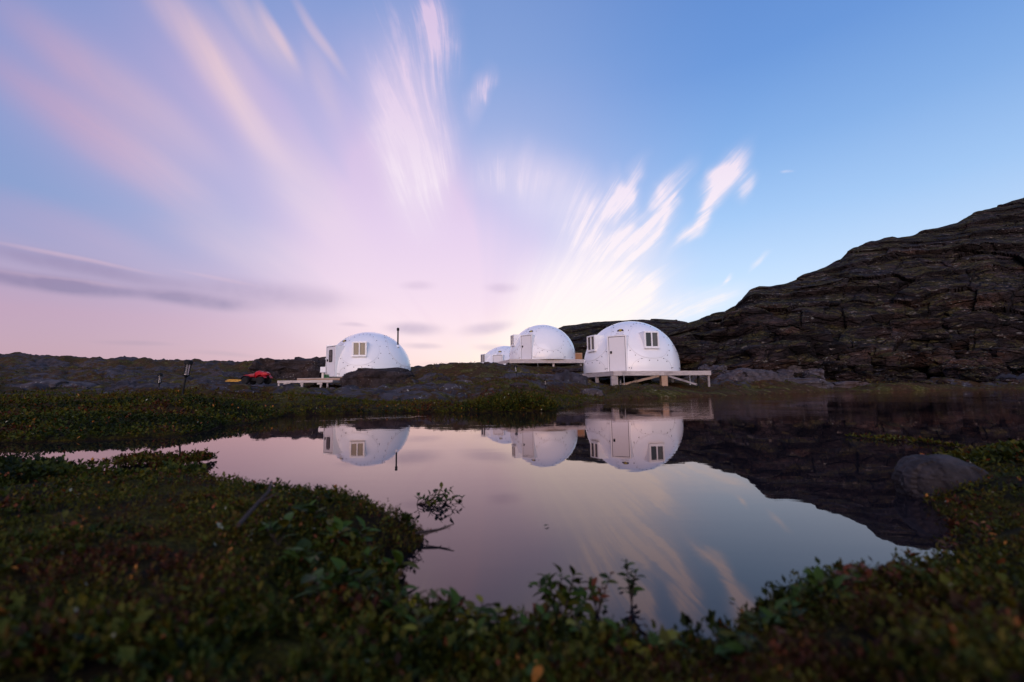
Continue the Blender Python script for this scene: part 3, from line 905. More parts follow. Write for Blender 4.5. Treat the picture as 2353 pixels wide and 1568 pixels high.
def dome_house(name_label, base, theta, windows, door_deep=3.075, door_window=False, chimney=False):
    psi = math.atan2(-base.y, -base.x) + R(theta) + math.pi / 2
    root = empty('dome_cabin', base, name_label, 'dome cabin', 'white dome cabins', psi)
    # shell
    na_, ne_ = 96, 40
    e0 = math.degrees(math.asin(-ZC / RD))
    vs, fs = [], []
    for j in range(ne_ + 1):
        e = e0 + (89.2 - e0) * j / ne_
        for i in range(na_):
            vs.append(sph(360.0 * i / na_, e))
    for j in range(ne_):
        for i in range(na_):
            fs.append((j * na_ + i, j * na_ + (i + 1) % na_, (j + 1) * na_ + (i + 1) % na_, (j + 1) * na_ + i))
    fs.append(tuple(ne_ * na_ + i for i in range(na_)))
    shell = MB().add(vs, fs).build('shell', M['white_gelcoat'], root, True)
    bolts = MB()

    def bolt(a, e):
        p = sph(a, e, RD + 0.012)
        n = (p - Vector((0, 0, ZC))).normalized()
        q = n.to_track_quat('Z', 'Y').to_matrix()
        bolts.lathe([(0.029, 0.0), (0.026, 0.018), (0.0, 0.024)], 7, q, p)
    # lapped petal panels round the windows
    for a0 in (-40, 40, 112, 180, -112):
        nr_, ns_ = 12, 48
        vs, fs = [sph(a0, 29, RD + 0.016)], []
        for j in range(1, nr_ + 1):
            for i in range(ns_):
                a, e = petal(a0, 2 * math.pi * i / ns_)
                k = j / nr_
                vs.append(sph(a0 + (a - a0) * k, 29 + (e - 29) * k, RD + 0.016))
        for i in range(ns_):
            a, e = petal(a0, 2 * math.pi * i / ns_, 0.25)
            vs.append(sph(a, e, RD - 0.01))
        for i in range(ns_):
            fs.append((0, 1 + i, 1 + (i + 1) % ns_))
        for j in range(nr_):
            for i in range(ns_):
                b0, b1 = 1 + j * ns_, 1 + (j + 1) * ns_
                fs.append((b0 + i, b1 + i, b1 + (i + 1) % ns_, b0 + (i + 1) % ns_))
        pan = MB().add(vs, fs).build('shell_panel', M['white_gelcoat'], root, True)
        ring = [sph(*petal(a0, 2 * math.pi * i / 64, 0.1), RD + 0.008) for i in range(65)]
        MB().tube(ring, 0.005, 5, False).build('seam', M['seam_grey'], pan, True)
        for i in range(20):
            p_ = 2 * math.pi * (i + 0.5) / 20
            a, e = petal(a0, p_, 2.6)
            if e < 76 and not (abs(a) < 13 and e < 38):
                bolt(a, e)
    # seams of the lower skirt, fanning down to the deck
    for a0 in (-40, 40, 112, 180, -112):
        for sgn in (-1, 1):
            pts = []
            for k in range(9):
                q = k / 8
                pts.append(sph(a0 + sgn * (10 + 16 * q + 3 * math.sin(q * 3.1)), 8.5 - 2.0 * q - 12.0 * q * q, RD + 0.006))
            MB().tube(pts, 0.005, 5).build('seam', M['seam_grey'], root, True)
            bolt(a0 + sgn * 25, -2.6)
            bolt(a0 + sgn * 27.2, -2.2)
            bolt(a0 + sgn * 17.5, 4.5)
    bolts.build('bolt_row', M['bolt_steel'], root, kind='stuff')
    # door in its upright surround
    d = door_deep
    s_ = MB()
    for dx in (-0.545, 0.545):
        rbox(s_, 0, 2.1, d, 0.07, 0.0, 2.10, dx)
    rbox(s_, 0, 2.1, d + 0.004, 1.16, 2.10, 2.16)
    s_.build('door_surround', M['white_gelcoat'], root, bevel=0.008)
    g = MB()
    for dx in (-0.496, 0.496):
        rbox(g, 0, d - 0.05, d - 0.012, 0.030, 0.02, 2.098, dx)
    rbox(g, 0, d - 0.05, d - 0.014, 0.962, 2.062, 2.098)
    g.build('door_gasket', M['door_gap'], root)
    door = rbox(MB(), 0, d - 0.06, d - 0.008, 0.955, 0.03, 2.058).build('door', M['white_door'], root, bevel=0.004)
    hb = MB()
    rbox(hb, 0, d - 0.01, d + 0.035, 0.11, 1.07, 1.23, -0.36)
    rbox(hb, 0, d + 0.035, d + 0.075, 0.07, 1.12, 1.155, -0.35)
    hb.build('handle', M['black_plastic'], door, bevel=0.012)
    if door_window:
        vs = []
        rt, out = frame_at(0)
        for rad_, hw, hh, mat_, nm in ((d - 0.002, 0.21, 0.43, 'black_plastic', 'window_rim'), (d + 0.004, 0.155, 0.375, 'window_glass', 'pane')):
            pts = []
            for k in range(28):
                q = 2 * math.pi * k / 28
                cx_, cz_ = math.cos(q), math.sin(q)
                pts.append(rt * (math.copysign(abs(cx_) ** 0.35, cx_) * hw) + Vector((0, 0, 1.44 + math.copysign(abs(cz_) ** 0.25, cz_) * hh)))
            front = [p + out * (rad_ + 0.012) for p in pts]
            rear = [p + out * (rad_ - 0.02) for p in pts]
            fs = [tuple(range(28)), tuple(range(55, 27, -1))] + [(k, 28 + k, 28 + (k + 1) % 28, (k + 1) % 28) for k in range(28)]
            MB().add(front + rear, fs).build(nm, M[mat_], door)
        rbox(MB(), 0, d + 0.005, d + 0.024, 0.30, 1.40, 1.43).build('window_bar', M['black_plastic'], door)
        vent = rbox(MB(), -16, 2.7, 3.02, 0.22, 1.72, 1.92).build('vent', M['white_frame'], root, bevel=0.02)
    for a in windows:
        window_unit(root, a, paler=door_window)
    # emblem and the lines of pale lettering above the door
    zl = 2.50
    e = math.degrees(math.asin((zl - ZC) / RD))
    p = sph(0, e, RD + 0.03)
    n = (p - Vector((0, 0, ZC))).normalized()
    rt = Vector((1, 0, 0))
    up = n.cross(rt).normalized()
    if up.z < 0:
        up = -up

    def disc(r0, r1, hgt, dz, lift, name, mat_, parent):
        vs, fs = [], []
        for k in range(17):
            q = math.pi * k / 16
            for lf in (lift, lift - 0.03):
                vs.append(p + rt * math.cos(q) * r1 + up * (math.sin(q) * hgt + dz) + n * lf)
        fs.append(tuple(range(0, 34, 2)))
        fs.append(tuple(range(33, 0, -2)))
        for k in range(16):
            fs.append((2 * k, 2 * k + 2, 2 * k + 3, 2 * k + 1))
        fs.append((32, 0, 1, 33))
        return MB().add(vs, fs).build(name, M[mat_], parent)
    lg = disc(0, 0.20, 0.175, 0.0, 0.02, 'emblem', 'logo_purple', root)
    disc(0, 0.10, 0.15, 0.012, 0.026, 'emblem_sun', 'logo_yellow', lg)
    drop = MB().add([p + n * 0.027 + rt * 0.05, p + n * 0.027 - rt * 0.05, p + n * 0.027 - up * 0.05, p + rt * 0.05 - n * 0.01, p - rt * 0.05 - n * 0.01, p - up * 0.05 - n * 0.01],
                    [(0, 1, 2), (5, 4, 3), (0, 3, 4, 1), (1, 4, 5, 2), (2, 5, 3, 0)]).build('emblem_point', M['logo_yellow'], lg)
    lt = MB()
    rg = random.Random(5)
    for z_, half, hh in ((2.375, 0.24, 0.028), (2.245, 0.30, 0.062)):
        x = -half
        while x < half:
            wl = rg.uniform(0.020, 0.034) * (1.6 if hh > 0.05 else 1.0)
            ee = math.degrees(math.asin((z_ - ZC) / RD))
            q = sph(math.degrees(x / (RD * math.cos(R(ee)))), ee, RD + 0.022)
            nn = (q - Vector((0, 0, ZC))).normalized()
            u2 = nn.cross(Vector((1, 0, 0))).normalized()
            u2 = u2 if u2.z > 0 else -u2
            lt.add([q + rt * i * wl * 0.4 + u2 * j * hh / 2 + nn * l for l in (0.0, -0.03) for i, j in ((-1, -1), (1, -1), (1, 1), (-1, 1))],
                   [(0, 1, 2, 3), (7, 6, 5, 4), (0, 4, 5, 1), (1, 5, 6, 2), (2, 6, 7, 3), (3, 7, 4, 0)])
            x += wl * 1.15 + (0.03 if rg.random() < 0.12 else 0)
    lt.build('lettering', M['letter_grey'], root, kind='stuff')
    if chimney:
        aw = 108
        rt_, out_ = frame_at(aw)
        b = out_ * 2.42
        ch = MB().tube([b + Vector((0, 0, 1.9)), b + Vector((0, 0, 3.42))], 0.055, 12).build('chimney', M['black_metal'], root, True)
        MB().lathe([(0.085, 3.36), (0.092, 3.40), (0.092, 3.54), (0.05, 3.58)], 14, None, b).build('chimney_cap', M['black_plastic'], ch, True)
        MB().lathe([(0.15, 2.15), (0.07, 2.32)], 14, None, b).build('flashing', M['white_gelcoat'], ch, True)
    return root


R_BASE = Vector((7.72, 29.75, 1.44))
dome_r = dome_house('largest white dome cabin on the right deck above the water, with two windows', R_BASE, -14, (-40, 40))
M_BASE = at(1246.5, 826.5, 42.0)
M_BASE.z = 3.06
dome_m = dome_house('white dome cabin on the raised deck in the middle, brown crate behind it', M_BASE, -26.8, (-40.5,))
L_BASE = at(847.8, 867, 33.7)
L_BASE.z = 1.50
dome_l = dome_house('white dome cabin with a black chimney pipe, perched on a dark rock', L_BASE, -54, (41, -41), 3.14, True, True)
F_BASE = at(1161, 864, 51.3)
F_BASE.z = 2.06
dome_f = dome_house('farthest dome cabin, half hidden behind rocks and the middle deck', F_BASE, -15, (-41,))


# ------------------------------------------------------------------ timber decks
def deck(label, corners, ztop, fh, plank_dir, posts, post_w=0.15, planks=36, braces=(), fascia_mat='deck_wood', overhang=0.02):
    """corners: front-left, front-right, back-right, back-left (2-D)"""
    c = [Vector((p[0], p[1], ztop)) for p in corners]
    gz = ground_z(c[0].x, c[0].y)
    root = empty('deck', (c[0].x, c[0].y, gz), label, 'deck', 'timber decks')
    o = root.location.copy()
    L = [p - o for p in c]
    for i in range(4):
        a, b = L[i], L[(i + 1) % 4]
        cut = (b - a).normalized() * 0.022
        if i % 2 == 0:
            cut = Vector((0, 0, 0))
        n_seg = 2 if (b - a).length > 5 and i == 0 else 1
        for k in range(n_seg):
            p = a + (b - a) * (k / n_seg)
            q = a + (b - a) * ((k + 1) / n_seg)
            e = (b - a).normalized() * (0.004 if n_seg > 1 else 0)
            MB().bar(p + cut + e + Vector((0, 0, -0.03 - fh / 2)), q - cut - e + Vector((0, 0, -0.03 - fh / 2)), 0.042, fh).build('fascia_board', M[fascia_mat], root, bevel=0.004)
    dvec = (L[1] - L[0])
    bvec = (L[3] - L[0])
    bl = bvec.length
    bd = bvec.normalized()
    dd = dvec.normalized()
    me = None
    n = planks
    for k in range(n):
        pos_ = L[0] + bd * (bl * (k + 0.5) / n)
        if me is None:
            ob = MB().bar(-dd * overhang - Vector((0, 0, 0.0145)), dvec + dd * overhang - Vector((0, 0, 0.0145)), bl / n - 0.007, 0.028).build('plank', M['deck_wood'], root)
            me = ob.data
            ob.location = pos_
        else:
            link('plank', me, root, pos_)
    for k in range(5):
        p = L[0] + bd * (bl * (k + 0.5) / 5)
        MB().bar(p + dd * 0.05 + Vector((0, 0, -0.05 - fh / 2)), p + dvec - dd * 0.05 + Vector((0, 0, -0.05 - fh / 2)), 0.045, fh * 0.8).build('joist', M['grey_wood'], root)
    for (x, y, w, mat_, topgap) in posts:
        zb = ground_z(x, y) - 0.25
        MB().box((x - o.x, y - o.y, (zb + ztop - topgap) / 2 - o.z), (w, w, ztop - topgap - zb)).build('post', M[mat_], root, bevel=0.008)
    for a, b, w, h, mat_ in braces:
        MB().bar(Vector(a) - o, Vector(b) - o, w, h).build('brace', M[mat_], root)
    return root


def inner(c, u, v):
    return (c[0][0] * (1 - u) * (1 - v) + c[1][0] * u * (1 - v) + c[2][0] * u * v + c[3][0] * (1 - u) * v,
            c[0][1] * (1 - u) * (1 - v) + c[1][1] * u * (1 - v) + c[2][1] * u * v + c[3][1] * (1 - u) * v)


ZR = 1.43
C0, C1, C2 = at(1410, 853.0, 26.0), at(1633.5, 852.2, 27.6), at(1339.8, 859, 29.8)
bk = Vector((C2.x - C0.x, C2.y - C0.y)) * 1.55
rc4 = [(C0.x, C0.y), (C1.x, C1.y), (C1.x + bk.x, C1.y + bk.y), (C0.x + bk.x, C0.y + bk.y)]


def under(px, Y, py=880):
    v = at(px, py, Y)
    return v.x, v.y


posts_r = [(*inner(rc4, 0.012, 0.03), 0.30, 'grey_wood', 0.28), (*inner(rc4, 0.045, 0.03), 0.10, 'deck_wood', 0.28), (*inner(rc4, 0.515, 0.03), 0.36, 'orange_wood', 0.28), (*inner(rc4, 0.985, 0.02), 0.12, 'grey_wood', 0.03), (*inner(rc4, 0.95, 0.12), 0.12, 'black_metal', 0.28),
           (*inner(rc4, 0.012, 0.36), 0.20, 'grey_wood', 0.28), (*inner(rc4, 0.02, 0.62), 0.30, 'orange_wood', 0.28), (*inner(rc4, 0.5, 0.5), 0.2, 'grey_wood', 0.28), (*inner(rc4, 0.95, 0.55), 0.2, 'grey_wood', 0.28), (*inner(rc4, 0.95, 0.95), 0.2, 'grey_wood', 0.28), (*inner(rc4, 0.05, 0.95), 0.2, 'grey_wood', 0.28)]
b1a, b1b = at(1422, 886.5, 25.9), at(1514, 864, 26.7)
b2a, b2b = at(1536, 864.5, 26.9), at(1602, 884.5, 27.5)
deck_r = deck('weathered timber deck on grey posts under the largest dome, reaching over the shore', rc4, ZR, 0.235, None, posts_r, planks=42,
              braces=[(b1a, b1b, 0.05, 0.13, 'orange_wood'), (b2a, b2b, 0.05, 0.11, 'grey_wood'), (at(1600, 883.5, 27.4), at(1624, 893.5, 27.45), 0.025, 0.03, 'black_metal')])


def hang(root, px, Y, py0, py1, name='hanging_chain'):
    a, b = at(px, py0, Y), at(px + 1.2, py1, Y)
    o = root.location
    mb = MB().tube([a - o, b - o], 0.016, 5)
    d_ = (b - o)
    mb.lathe([(0.0, -0.05), (0.045, -0.02), (0.045, 0.02), (0.0, 0.05)], 8, None, d_)
    mb.build(name, M['galvanised'], root)


hang(deck_r, 1433.5, 25.98, 858, 888)
hang(deck_r, 1585, 27.2, 858, 883.5)
# ramp at the left end of the right deck
rp0, rp1 = at(1340, 862.5, 29.6), at(1283, 867.0, 31.0)
ramp = empty('ramp', (rp1.x, rp1.y, rp1.z), 'low plank ramp leading off the left end of the right deck', 'ramp')
d_ = rp0 - rp1
for k in range(6):
    off = Vector((0.28, 0.96, 0)) * (0.21 * k)
    MB().bar(off, off + d_, 0.19, 0.05).build('plank', M['deck_wood'], ramp)
MB().bar(Vector((-0.06, -0.13, -0.10)), d_ + Vector((-0.06, -0.13, -0.12)), 0.045, 0.17).build('stringer', M['orange_wood'], ramp)
MB().bar(Vector((0.3, 1.17, -0.10)), d_ + Vector((0.3, 1.17, -0.12)), 0.045, 0.17).build('stringer', M['deck_wood'], ramp)

ZM = 3.05
mc4 = [(at(1170.6, 826, 38.4).x, 38.4), (at(1342, 826.5, 40.0).x, 40.0), (at(1342, 826.5, 40.0).x - 1.0, 46.2), (at(1170.6, 826, 38.4).x - 0.4, 45.0)]
posts_m = [(*inner(mc4, 0.02, 0.03), 0.14, 'grey_wood', 0.03), (*inner(mc4, 0.585, 0.03), 0.16, 'deck_wood', 0.3), (*inner(mc4, 0.97, 0.05), 0.16, 'grey_wood', 0.3), (*inner(mc4, 0.3, 0.5), 0.2, 'grey_wood', 0.3), (*inner(mc4, 0.7, 0.5), 0.2, 'grey_wood', 0.3), (*inner(mc4, 0.05, 0.95), 0.2, 'grey_wood', 0.3), (*inner(mc4, 0.95, 0.95), 0.2, 'grey_wood', 0.3)]
deck_m = deck('raised timber deck on the rocks under the middle dome', mc4, ZM, 0.30, None, posts_m, planks=40)
hang(deck_m, 1235.3, 38.9, 834, 843.5, 'anchor_cable')
# walkway climbing to the middle deck from the left
wa_, wb_ = at(1170, 827.5, 38.5), at(1130, 836.5, 42.0)
walk = empty('walkway', (wb_.x, wb_.y, wb_.z), 'narrow sloping boardwalk climbing to the left end of the middle deck', 'boardwalk')
d_ = wa_ - wb_
for k in range(6):
    off = Vector((0.7, 0.7, 0)) * (0.2 * k)
    MB().bar(off, off + d_, 0.18, 0.04).build('plank', M['deck_wood'], walk)
MB().bar(Vector((-0.05, -0.1, -0.12)), d_ + Vector((-0.05, -0.1, -0.13)), 0.05, 0.22).build('stringer', M['deck_wood'], walk)
MB().bar(Vector((0.9, 0.3, -0.32)), d_ * 0.62 + Vector((0.62, 0.1, -0.22)), 0.05, 0.12).build('brace', M['orange_wood'], walk)
for q in (0.25, 0.62):
    p = d_ * q
    MB().box((p.x, p.y + 0.1, p.z - 0.5), (0.12, 0.1, 0.75)).build('post', M['grey_wood'], walk)
# two low decks at the left dome's door
u0, u1 = at(682.8, 869.7, 31.0), at(789, 868.3, 31.0)
uc4 = [(u0.x, 31.0), (u1.x, 31.0), (u1.x, 34.2), (u0.x + 0.4, 34.2)]
deck_u = deck('long pale upper landing in front of the left dome door', uc4, 1.43, 0.13, None, [(*inner(uc4, 0.1, 0.5), 0.14, 'grey_wood', 0.15), (*inner(uc4, 0.9, 0.3), 0.14, 'grey_wood', 0.15)], planks=22, fascia_mat='orange_wood')
l0, l1 = at(637.5, 875.0, 29.6), at(764, 874.6, 29.6)
lc4 = [(l0.x, 29.6), (l1.x, 29.6), (l1.x, 30.93), (l0.x, 30.93)]
deck_l = deck('lower timber landing on short posts, a step below the left dome door', lc4, 1.255, 0.13, None, [(*inner(lc4, 0.02, 0.06), 0.11, 'deck_wood', 0.15), (*inner(lc4, 0.145, 0.06), 0.11, 'deck_wood', 0.15), (*inner(lc4, 0.44, 0.06), 0.13, 'deck_wood', 0.15), (*inner(lc4, 0.785, 0.06), 0.12, 'deck_wood', 0.15), (*inner(lc4, 0.905, 0.06), 0.11, 'grey_wood', 0.15)], planks=9)
for u, w in ((0.17, 0.42), (0.44, 0.2), (0.765, 0.34)):
    x, y = inner(lc4, u, 0.04)
    o = deck_l.location
    MB().box((x - o.x, y - o.y, 1.255 - 0.225 - o.z), (w, 0.09, 0.12)).build('bearer', M['deck_wood'], deck_l, bevel=0.004)

# ------------------------------------------------------------------ things standing about on the decks
b = at(743.5, 866.5, 31.5)
b.z = 1.43
bx = empty('box_stand', b, 'white box on a narrow cream stand, left of the left dome door', 'box')
MB().box((0, 0, 0.60), (0.37, 0.34, 0.36)).build('box', M['white_plastic'], bx, bevel=0.012)
MB().box((0.02, 0, 0.41), (0.44, 0.40, 0.025)).build('lid', M['white_plastic'], bx, bevel=0.006)
MB().box((-0.04, 0, 0.2), (0.15, 0.18, 0.39)).build('stand', M['cream_board'], bx, bevel=0.01)
b = at(751.5, 866.5, 31.35)
b.z = 1.43
cr = empty('crate', b, 'small green crate of bottles between the white box and the dome', 'crate')
for dx_c in (-0.155, 0.155):
    MB().box((dx_c, 0, 0.13), (0.02, 0.24, 0.24)).build('side', M['crate_green'], cr)
for dy_c in (-0.115, 0.115):
    for zz_ in (0.05, 0.13, 0.21):
        MB().box((0, dy_c, zz_), (0.29, 0.015, 0.045)).build('slat', M['crate_green'], cr)
for ix in (-0.09, 0.0, 0.09):
    bt = MB().lathe([(0.036, 0.02), (0.036, 0.19), (0.014, 0.25), (0.014, 0.29)], 10, None, (ix, 0, 0)).build('bottle', M['crate_green'] if ix else M['light_glass'], cr, True)
b = at(757.5, 866.3, 31.5)
b.z = 1.43
gc = empty('jerrycan', b, 'small dark canister with a red cap against the left dome', 'canister')
MB().box((0, 0, 0.13), (0.2, 0.14, 0.26)).build('body', M['dark_fabric'], gc, bevel=0.03)
MB().lathe([(0.04, 0.26), (0.04, 0.31), (0.0, 0.315)], 10, None, (-0.05, 0, 0)).build('cap', M['cap_red'], gc)
MB().tube([(-0.0, 0, 0.25), (0.02, 0, 0.30), (0.07, 0, 0.30), (0.085, 0, 0.25)], 0.014, 6).build('handle', M['dark_fabric'], gc)
b = at(785.0, 868, 30.9)
b.z = ground_z(b.x, b.y)
br_z = max(1.43 - b.z, 0.2)
um = empty('folded_parasol', (b.x, b.y, b.z), 'folded black parasol leaning upright beside the left dome door', 'parasol')
MB().tube([(0, 0, 0), (0.0, 0.03, br_z + 1.16)], 0.016, 8).build('pole', M['black_metal'], um)
MB().tube([(0, 0.01, br_z + 0.16), (0, 0.015, br_z + 0.25), (0, 0.02, br_z + 0.55), (0, 0.03, br_z + 0.95), (0, 0.03, br_z + 1.1)], [0.03, 0.075, 0.06, 0.03, 0.018], 9).build('canopy', M['dark_fabric'], um, True)
MB().lathe([(0.09, br_z - 0.02), (0.10, br_z + 0.05), (0.03, br_z + 0.09)], 12).build('base', M['orange_wood'], um)
b = at(1339 - 11, 826, 41.5)
b.z = ZM
wc = empty('crate', b, 'tall brown plywood crate on the middle deck, behind the dome', 'crate')
MB().box((0, 0, 0.33), (0.72, 0.6, 0.62)).build('box', M['plywood'], wc)
for dx_c in (-0.33, 0.33):
    MB().box((dx_c, -0.312, 0.33), (0.07, 0.02, 0.62)).build('batten', M['orange_wood'], wc)
for zz_ in (0.06, 0.60):
    MB().box((0, -0.311, zz_), (0.585, 0.018, 0.07)).build('batten', M['orange_wood'], wc)
MB().box((0, 0, 0.655), (0.76, 0.64, 0.03)).build('lid', M['plywood'], wc)
b = at(1484, 852.3, 26.9)
b.z = ZR
bag = empty('bag', b, 'slumped dark bag on the front edge of the right deck', 'bag')
vs_, fs_ = [], []
mb = MB()
for k, (x, w, h) in enumerate([(-0.18, 0.02, 0.03), (-0.14, 0.10, 0.13), (-0.04, 0.13, 0.16), (0.07, 0.12, 0.12), (0.17, 0.09, 0.09), (0.23, 0.02, 0.03)]):
    for i in range(8):
        q = 2 * math.pi * i / 8
        vs_.append((x, w * math.cos(q), h * 0.5 + h * 0.5 * math.sin(q)))
for k in range(5):
    for i in range(8):
        fs_.append((k * 8 + i, k * 8 + (i + 1) % 8, (k + 1) * 8 + (i + 1) % 8, (k + 1) * 8 + i))
fs_ += [tuple(range(8)), tuple(range(47, 39, -1))]
MB().add(vs_, fs_).build('body', M['dark_fabric'], bag, True)
MB().tube([(-0.1, 0, 0.13), (-0.04, -0.02, 0.21), (0.04, 0, 0.15)], 0.012, 6).build('strap', M['dark_fabric'], bag)


# ------------------------------------------------------------------ solar path lamps
def solar_lamp(px, py_base, Y, height, lean, label, yaw=0.0):
    b = at(px, py_base, Y)
    b.z = ground_z(b.x, b.y)
    root = empty('path_lamp', b, label, 'path lamp', 'black solar path lamps')
    root.rotation_euler = (0, R(lean), R(yaw))
    k = height / 0.66
    MB().tube([(0, 0, -0.12), (0, 0, 0.36 * k)], 0.016 * k, 10).build('post', M['black_metal'], root, True)
    MB().lathe([(0.018 * k, 0.335 * k), (0.030 * k, 0.36 * k), (0.056 * k, 0.372 * k), (0.056 * k, 0.388 * k)], 16).build('collar', M['black_metal'], root, True)
    MB().lathe([(0.042 * k, 0.389 * k), (0.042 * k, 0.395 * k)], 16).build('rim', M['bright_steel'], root, True)
    MB().lathe([(0.036 * k, 0.396 * k), (0.036 * k, 0.575 * k)], 16).build('lamp_glass', M['light_glass'], root, True)
    for i in range(6):
        q = 2 * math.pi * (i + 0.25) / 6
        x, y = 0.046 * k * math.cos(q), 0.046 * k * math.sin(q)
        MB().tube([(x, y, 0.386 * k), (x, y, 0.58 * k)], 0.0055 * k, 5).build('cage_bar', M['black_metal'], root)
    MB().lathe([(0.052 * k, 0.576 * k), (0.070 * k, 0.582 * k), (0.068 * k, 0.640 * k), (0.045 * k, 0.66 * k), (0.0, 0.662 * k)], 18).build('cap', M['black_plastic'], root, True)
    return root


solar_lamp(417.5, 921, 8.2, 0.66, 7.5, 'tallest path lamp, leaning right on the left bank above the bushes')
solar_lamp(362.5, 922, 11.8, 0.60, 1.0, 'small upright path lamp just left of the tallest leaning lamp')
solar_lamp(1188, 882, 19.3, 0.62, -5.5, 'path lamp with a pale glass on the slope below the middle deck')
solar_lamp(1254, 904, 16.6, 0.46, -1.0, 'short path lamp on the shore between the middle and right domes')
solar_lamp(1426.5, 905, 19.6, 0.60, 0.5, 'path lamp in front of the grey corner post of the right deck')

# ------------------------------------------------------------------ red quad bike and yellow boards on the left
b = at(587, 884, 32.0)
b.z = max(ground_z(b.x, b.y), at(587, 884, 32.0).z) + 0.02
qb = empty('quad_bike', b, 'red quad bike parked on the rocks left of the left dome', 'quad bike', None, R(-8))


def loft(sections, seg=10):
    """sections: (x, half width, z low, z high)"""
    vs, fs = [], []
    for x, w, z0, z1 in sections:
        for i in range(seg):
            q = 2 * math.pi * i / seg
            c_, s__ = math.cos(q), math.sin(q)
            vs.append((x, math.copysign(abs(c_) ** 0.6, c_) * w, (z0 + z1) / 2 + math.copysign(abs(s__) ** 0.6, s__) * (z1 - z0) / 2))
    n = len(sections)
    for k in range(n - 1):
        for i in range(seg):
            fs.append((k * seg + i, k * seg + (i + 1) % seg, (k + 1) * seg + (i + 1) % seg, (k + 1) * seg + i))
    fs += [tuple(range(seg)), tuple(range(n * seg - 1, (n - 1) * seg - 1, -1))]
    return MB().add(vs, fs)


loft([(-0.10, 0.10, 0.66, 0.86), (0.10, 0.20, 0.50, 1.02), (0.36, 0.26, 0.40, 1.08), (0.62, 0.30, 0.44, 0.98), (0.88, 0.34, 0.62, 0.98), (1.10, 0.20, 0.68, 0.86)]).build('body', M['red_paint'], qb, True)
loft([(-0.95, 0.14, 0.52, 0.64), (-0.6, 0.17, 0.52, 0.74), (-0.2, 0.16, 0.50, 0.76), (0.2, 0.14, 0.5, 0.80), (0.34, 0.10, 0.55, 0.84)]).build('seat', M['dark_fabric'], qb, True)
loft([(-0.5, 0.2, 0.22, 0.5), (0.0, 0.22, 0.2, 0.55), (0.6, 0.18, 0.22, 0.5)]).build('chassis', M['black_metal'], qb, True)
for sx_, nm_ in ((0.70, 'front'), (-0.55, 'rear')):
    for sy_ in (-1, 1):
        fn = MB()
        vs_, fs_ = [], []
        for k in range(9):
            q = R(20 + 140 * k / 8)
            for yy in (0.20, 0.52):
                vs_.append((sx_ + 0.40 * math.cos(q), sy_ * yy, 0.30 + 0.40 * math.sin(q) + (0.06 if sx_ > 0 else -0.02)))
        vs_ += [Vector(p) - Vector((0, 0, 0.03)) for p in vs_]
        for k in range(8):
            fs_ += [(2 * k, 2 * k + 1, 2 * k + 3, 2 * k + 2), (18 + 2 * k + 2, 18 + 2 * k + 3, 18 + 2 * k + 1, 18 + 2 * k), (2 * k, 2 * k + 2, 20 + 2 * k, 18 + 2 * k), (2 * k + 1, 19 + 2 * k, 21 + 2 * k, 2 * k + 3)]
        fs_ += [(0, 18, 19, 1), (16, 17, 35, 34)]
        fn.add(vs_, fs_).build('fender', M['red_paint' if sx_ > 0 else 'black_plastic'], qb, True)
        rot = Matrix.Rotation(R(90), 3, 'X')
        wh = MB().lathe([(0.14, -0.11), (0.27, -0.12), (0.31, -0.06), (0.31, 0.06), (0.27, 0.12), (0.14, 0.11)], 20, rot, (sx_, sy_ * 0.42, 0.29)).build('wheel', M['rubber'], qb, True)
        MB().lathe([(0.15, -0.07), (0.15, 0.07), (0.05, 0.085)], 14, rot, (sx_, sy_ * 0.42 - (0.03 if sy_ < 0 else -0.03), 0.29)).build('rim', M['black_metal'], wh, True)
qb.scale = (0.9, 0.9, 0.88)
hd = MB().tube([(0.20, -0.36, 1.22), (0.24, -0.2, 1.26), (0.28, 0, 1.12), (0.24, 0.2, 1.26), (0.20, 0.36, 1.22)], 0.018, 8).build('handlebar', M['black_plastic'], qb, True)
for sy_ in (-1, 1):
    MB().tube([(0.21, sy_ * 0.28, 1.24), (0.19, sy_ * 0.42, 1.20)], 0.028, 8).build('grip', M['rubber'], hd)
    MB().lathe([(0.075, 0.0), (0.07, 0.04), (0.0, 0.055)], 12, Matrix.Rotation(R(90), 3, 'Y'), (0.9, sy_ * 0.17, 0.68)).build('headlight', M['light_glass'], qb, True)
loft([(-1.0, 0.12, 0.60, 0.70), (-0.7, 0.30, 0.56, 0.80), (-0.3, 0.32, 0.54, 0.83), (0.05, 0.26, 0.52, 0.86)]).build('side_panel', M['dark_red'], qb, True)
for x0, x1, z_ in ((0.50, 1.02, 1.20), (-1.05, -0.45, 0.78)):
    rk_ = MB()
    for yy in (-0.32, -0.11, 0.11, 0.32):
        rk_.tube([(x0, yy, z_), (x1, yy, z_)], 0.012, 6)
    for xx in (x0, (x0 + x1) / 2, x1):
        rk_.tube([(xx, -0.33, z_ + 0.001), (xx, 0.33, z_ + 0.001)], 0.012, 6)
    for yy in (-0.2, 0.2):
        rk_.tube([(x0 + 0.1, yy, z_), (x0 + 0.15, yy, z_ - 0.2)], 0.012, 6)
    rk_.build('rack', M['black_metal'], qb)

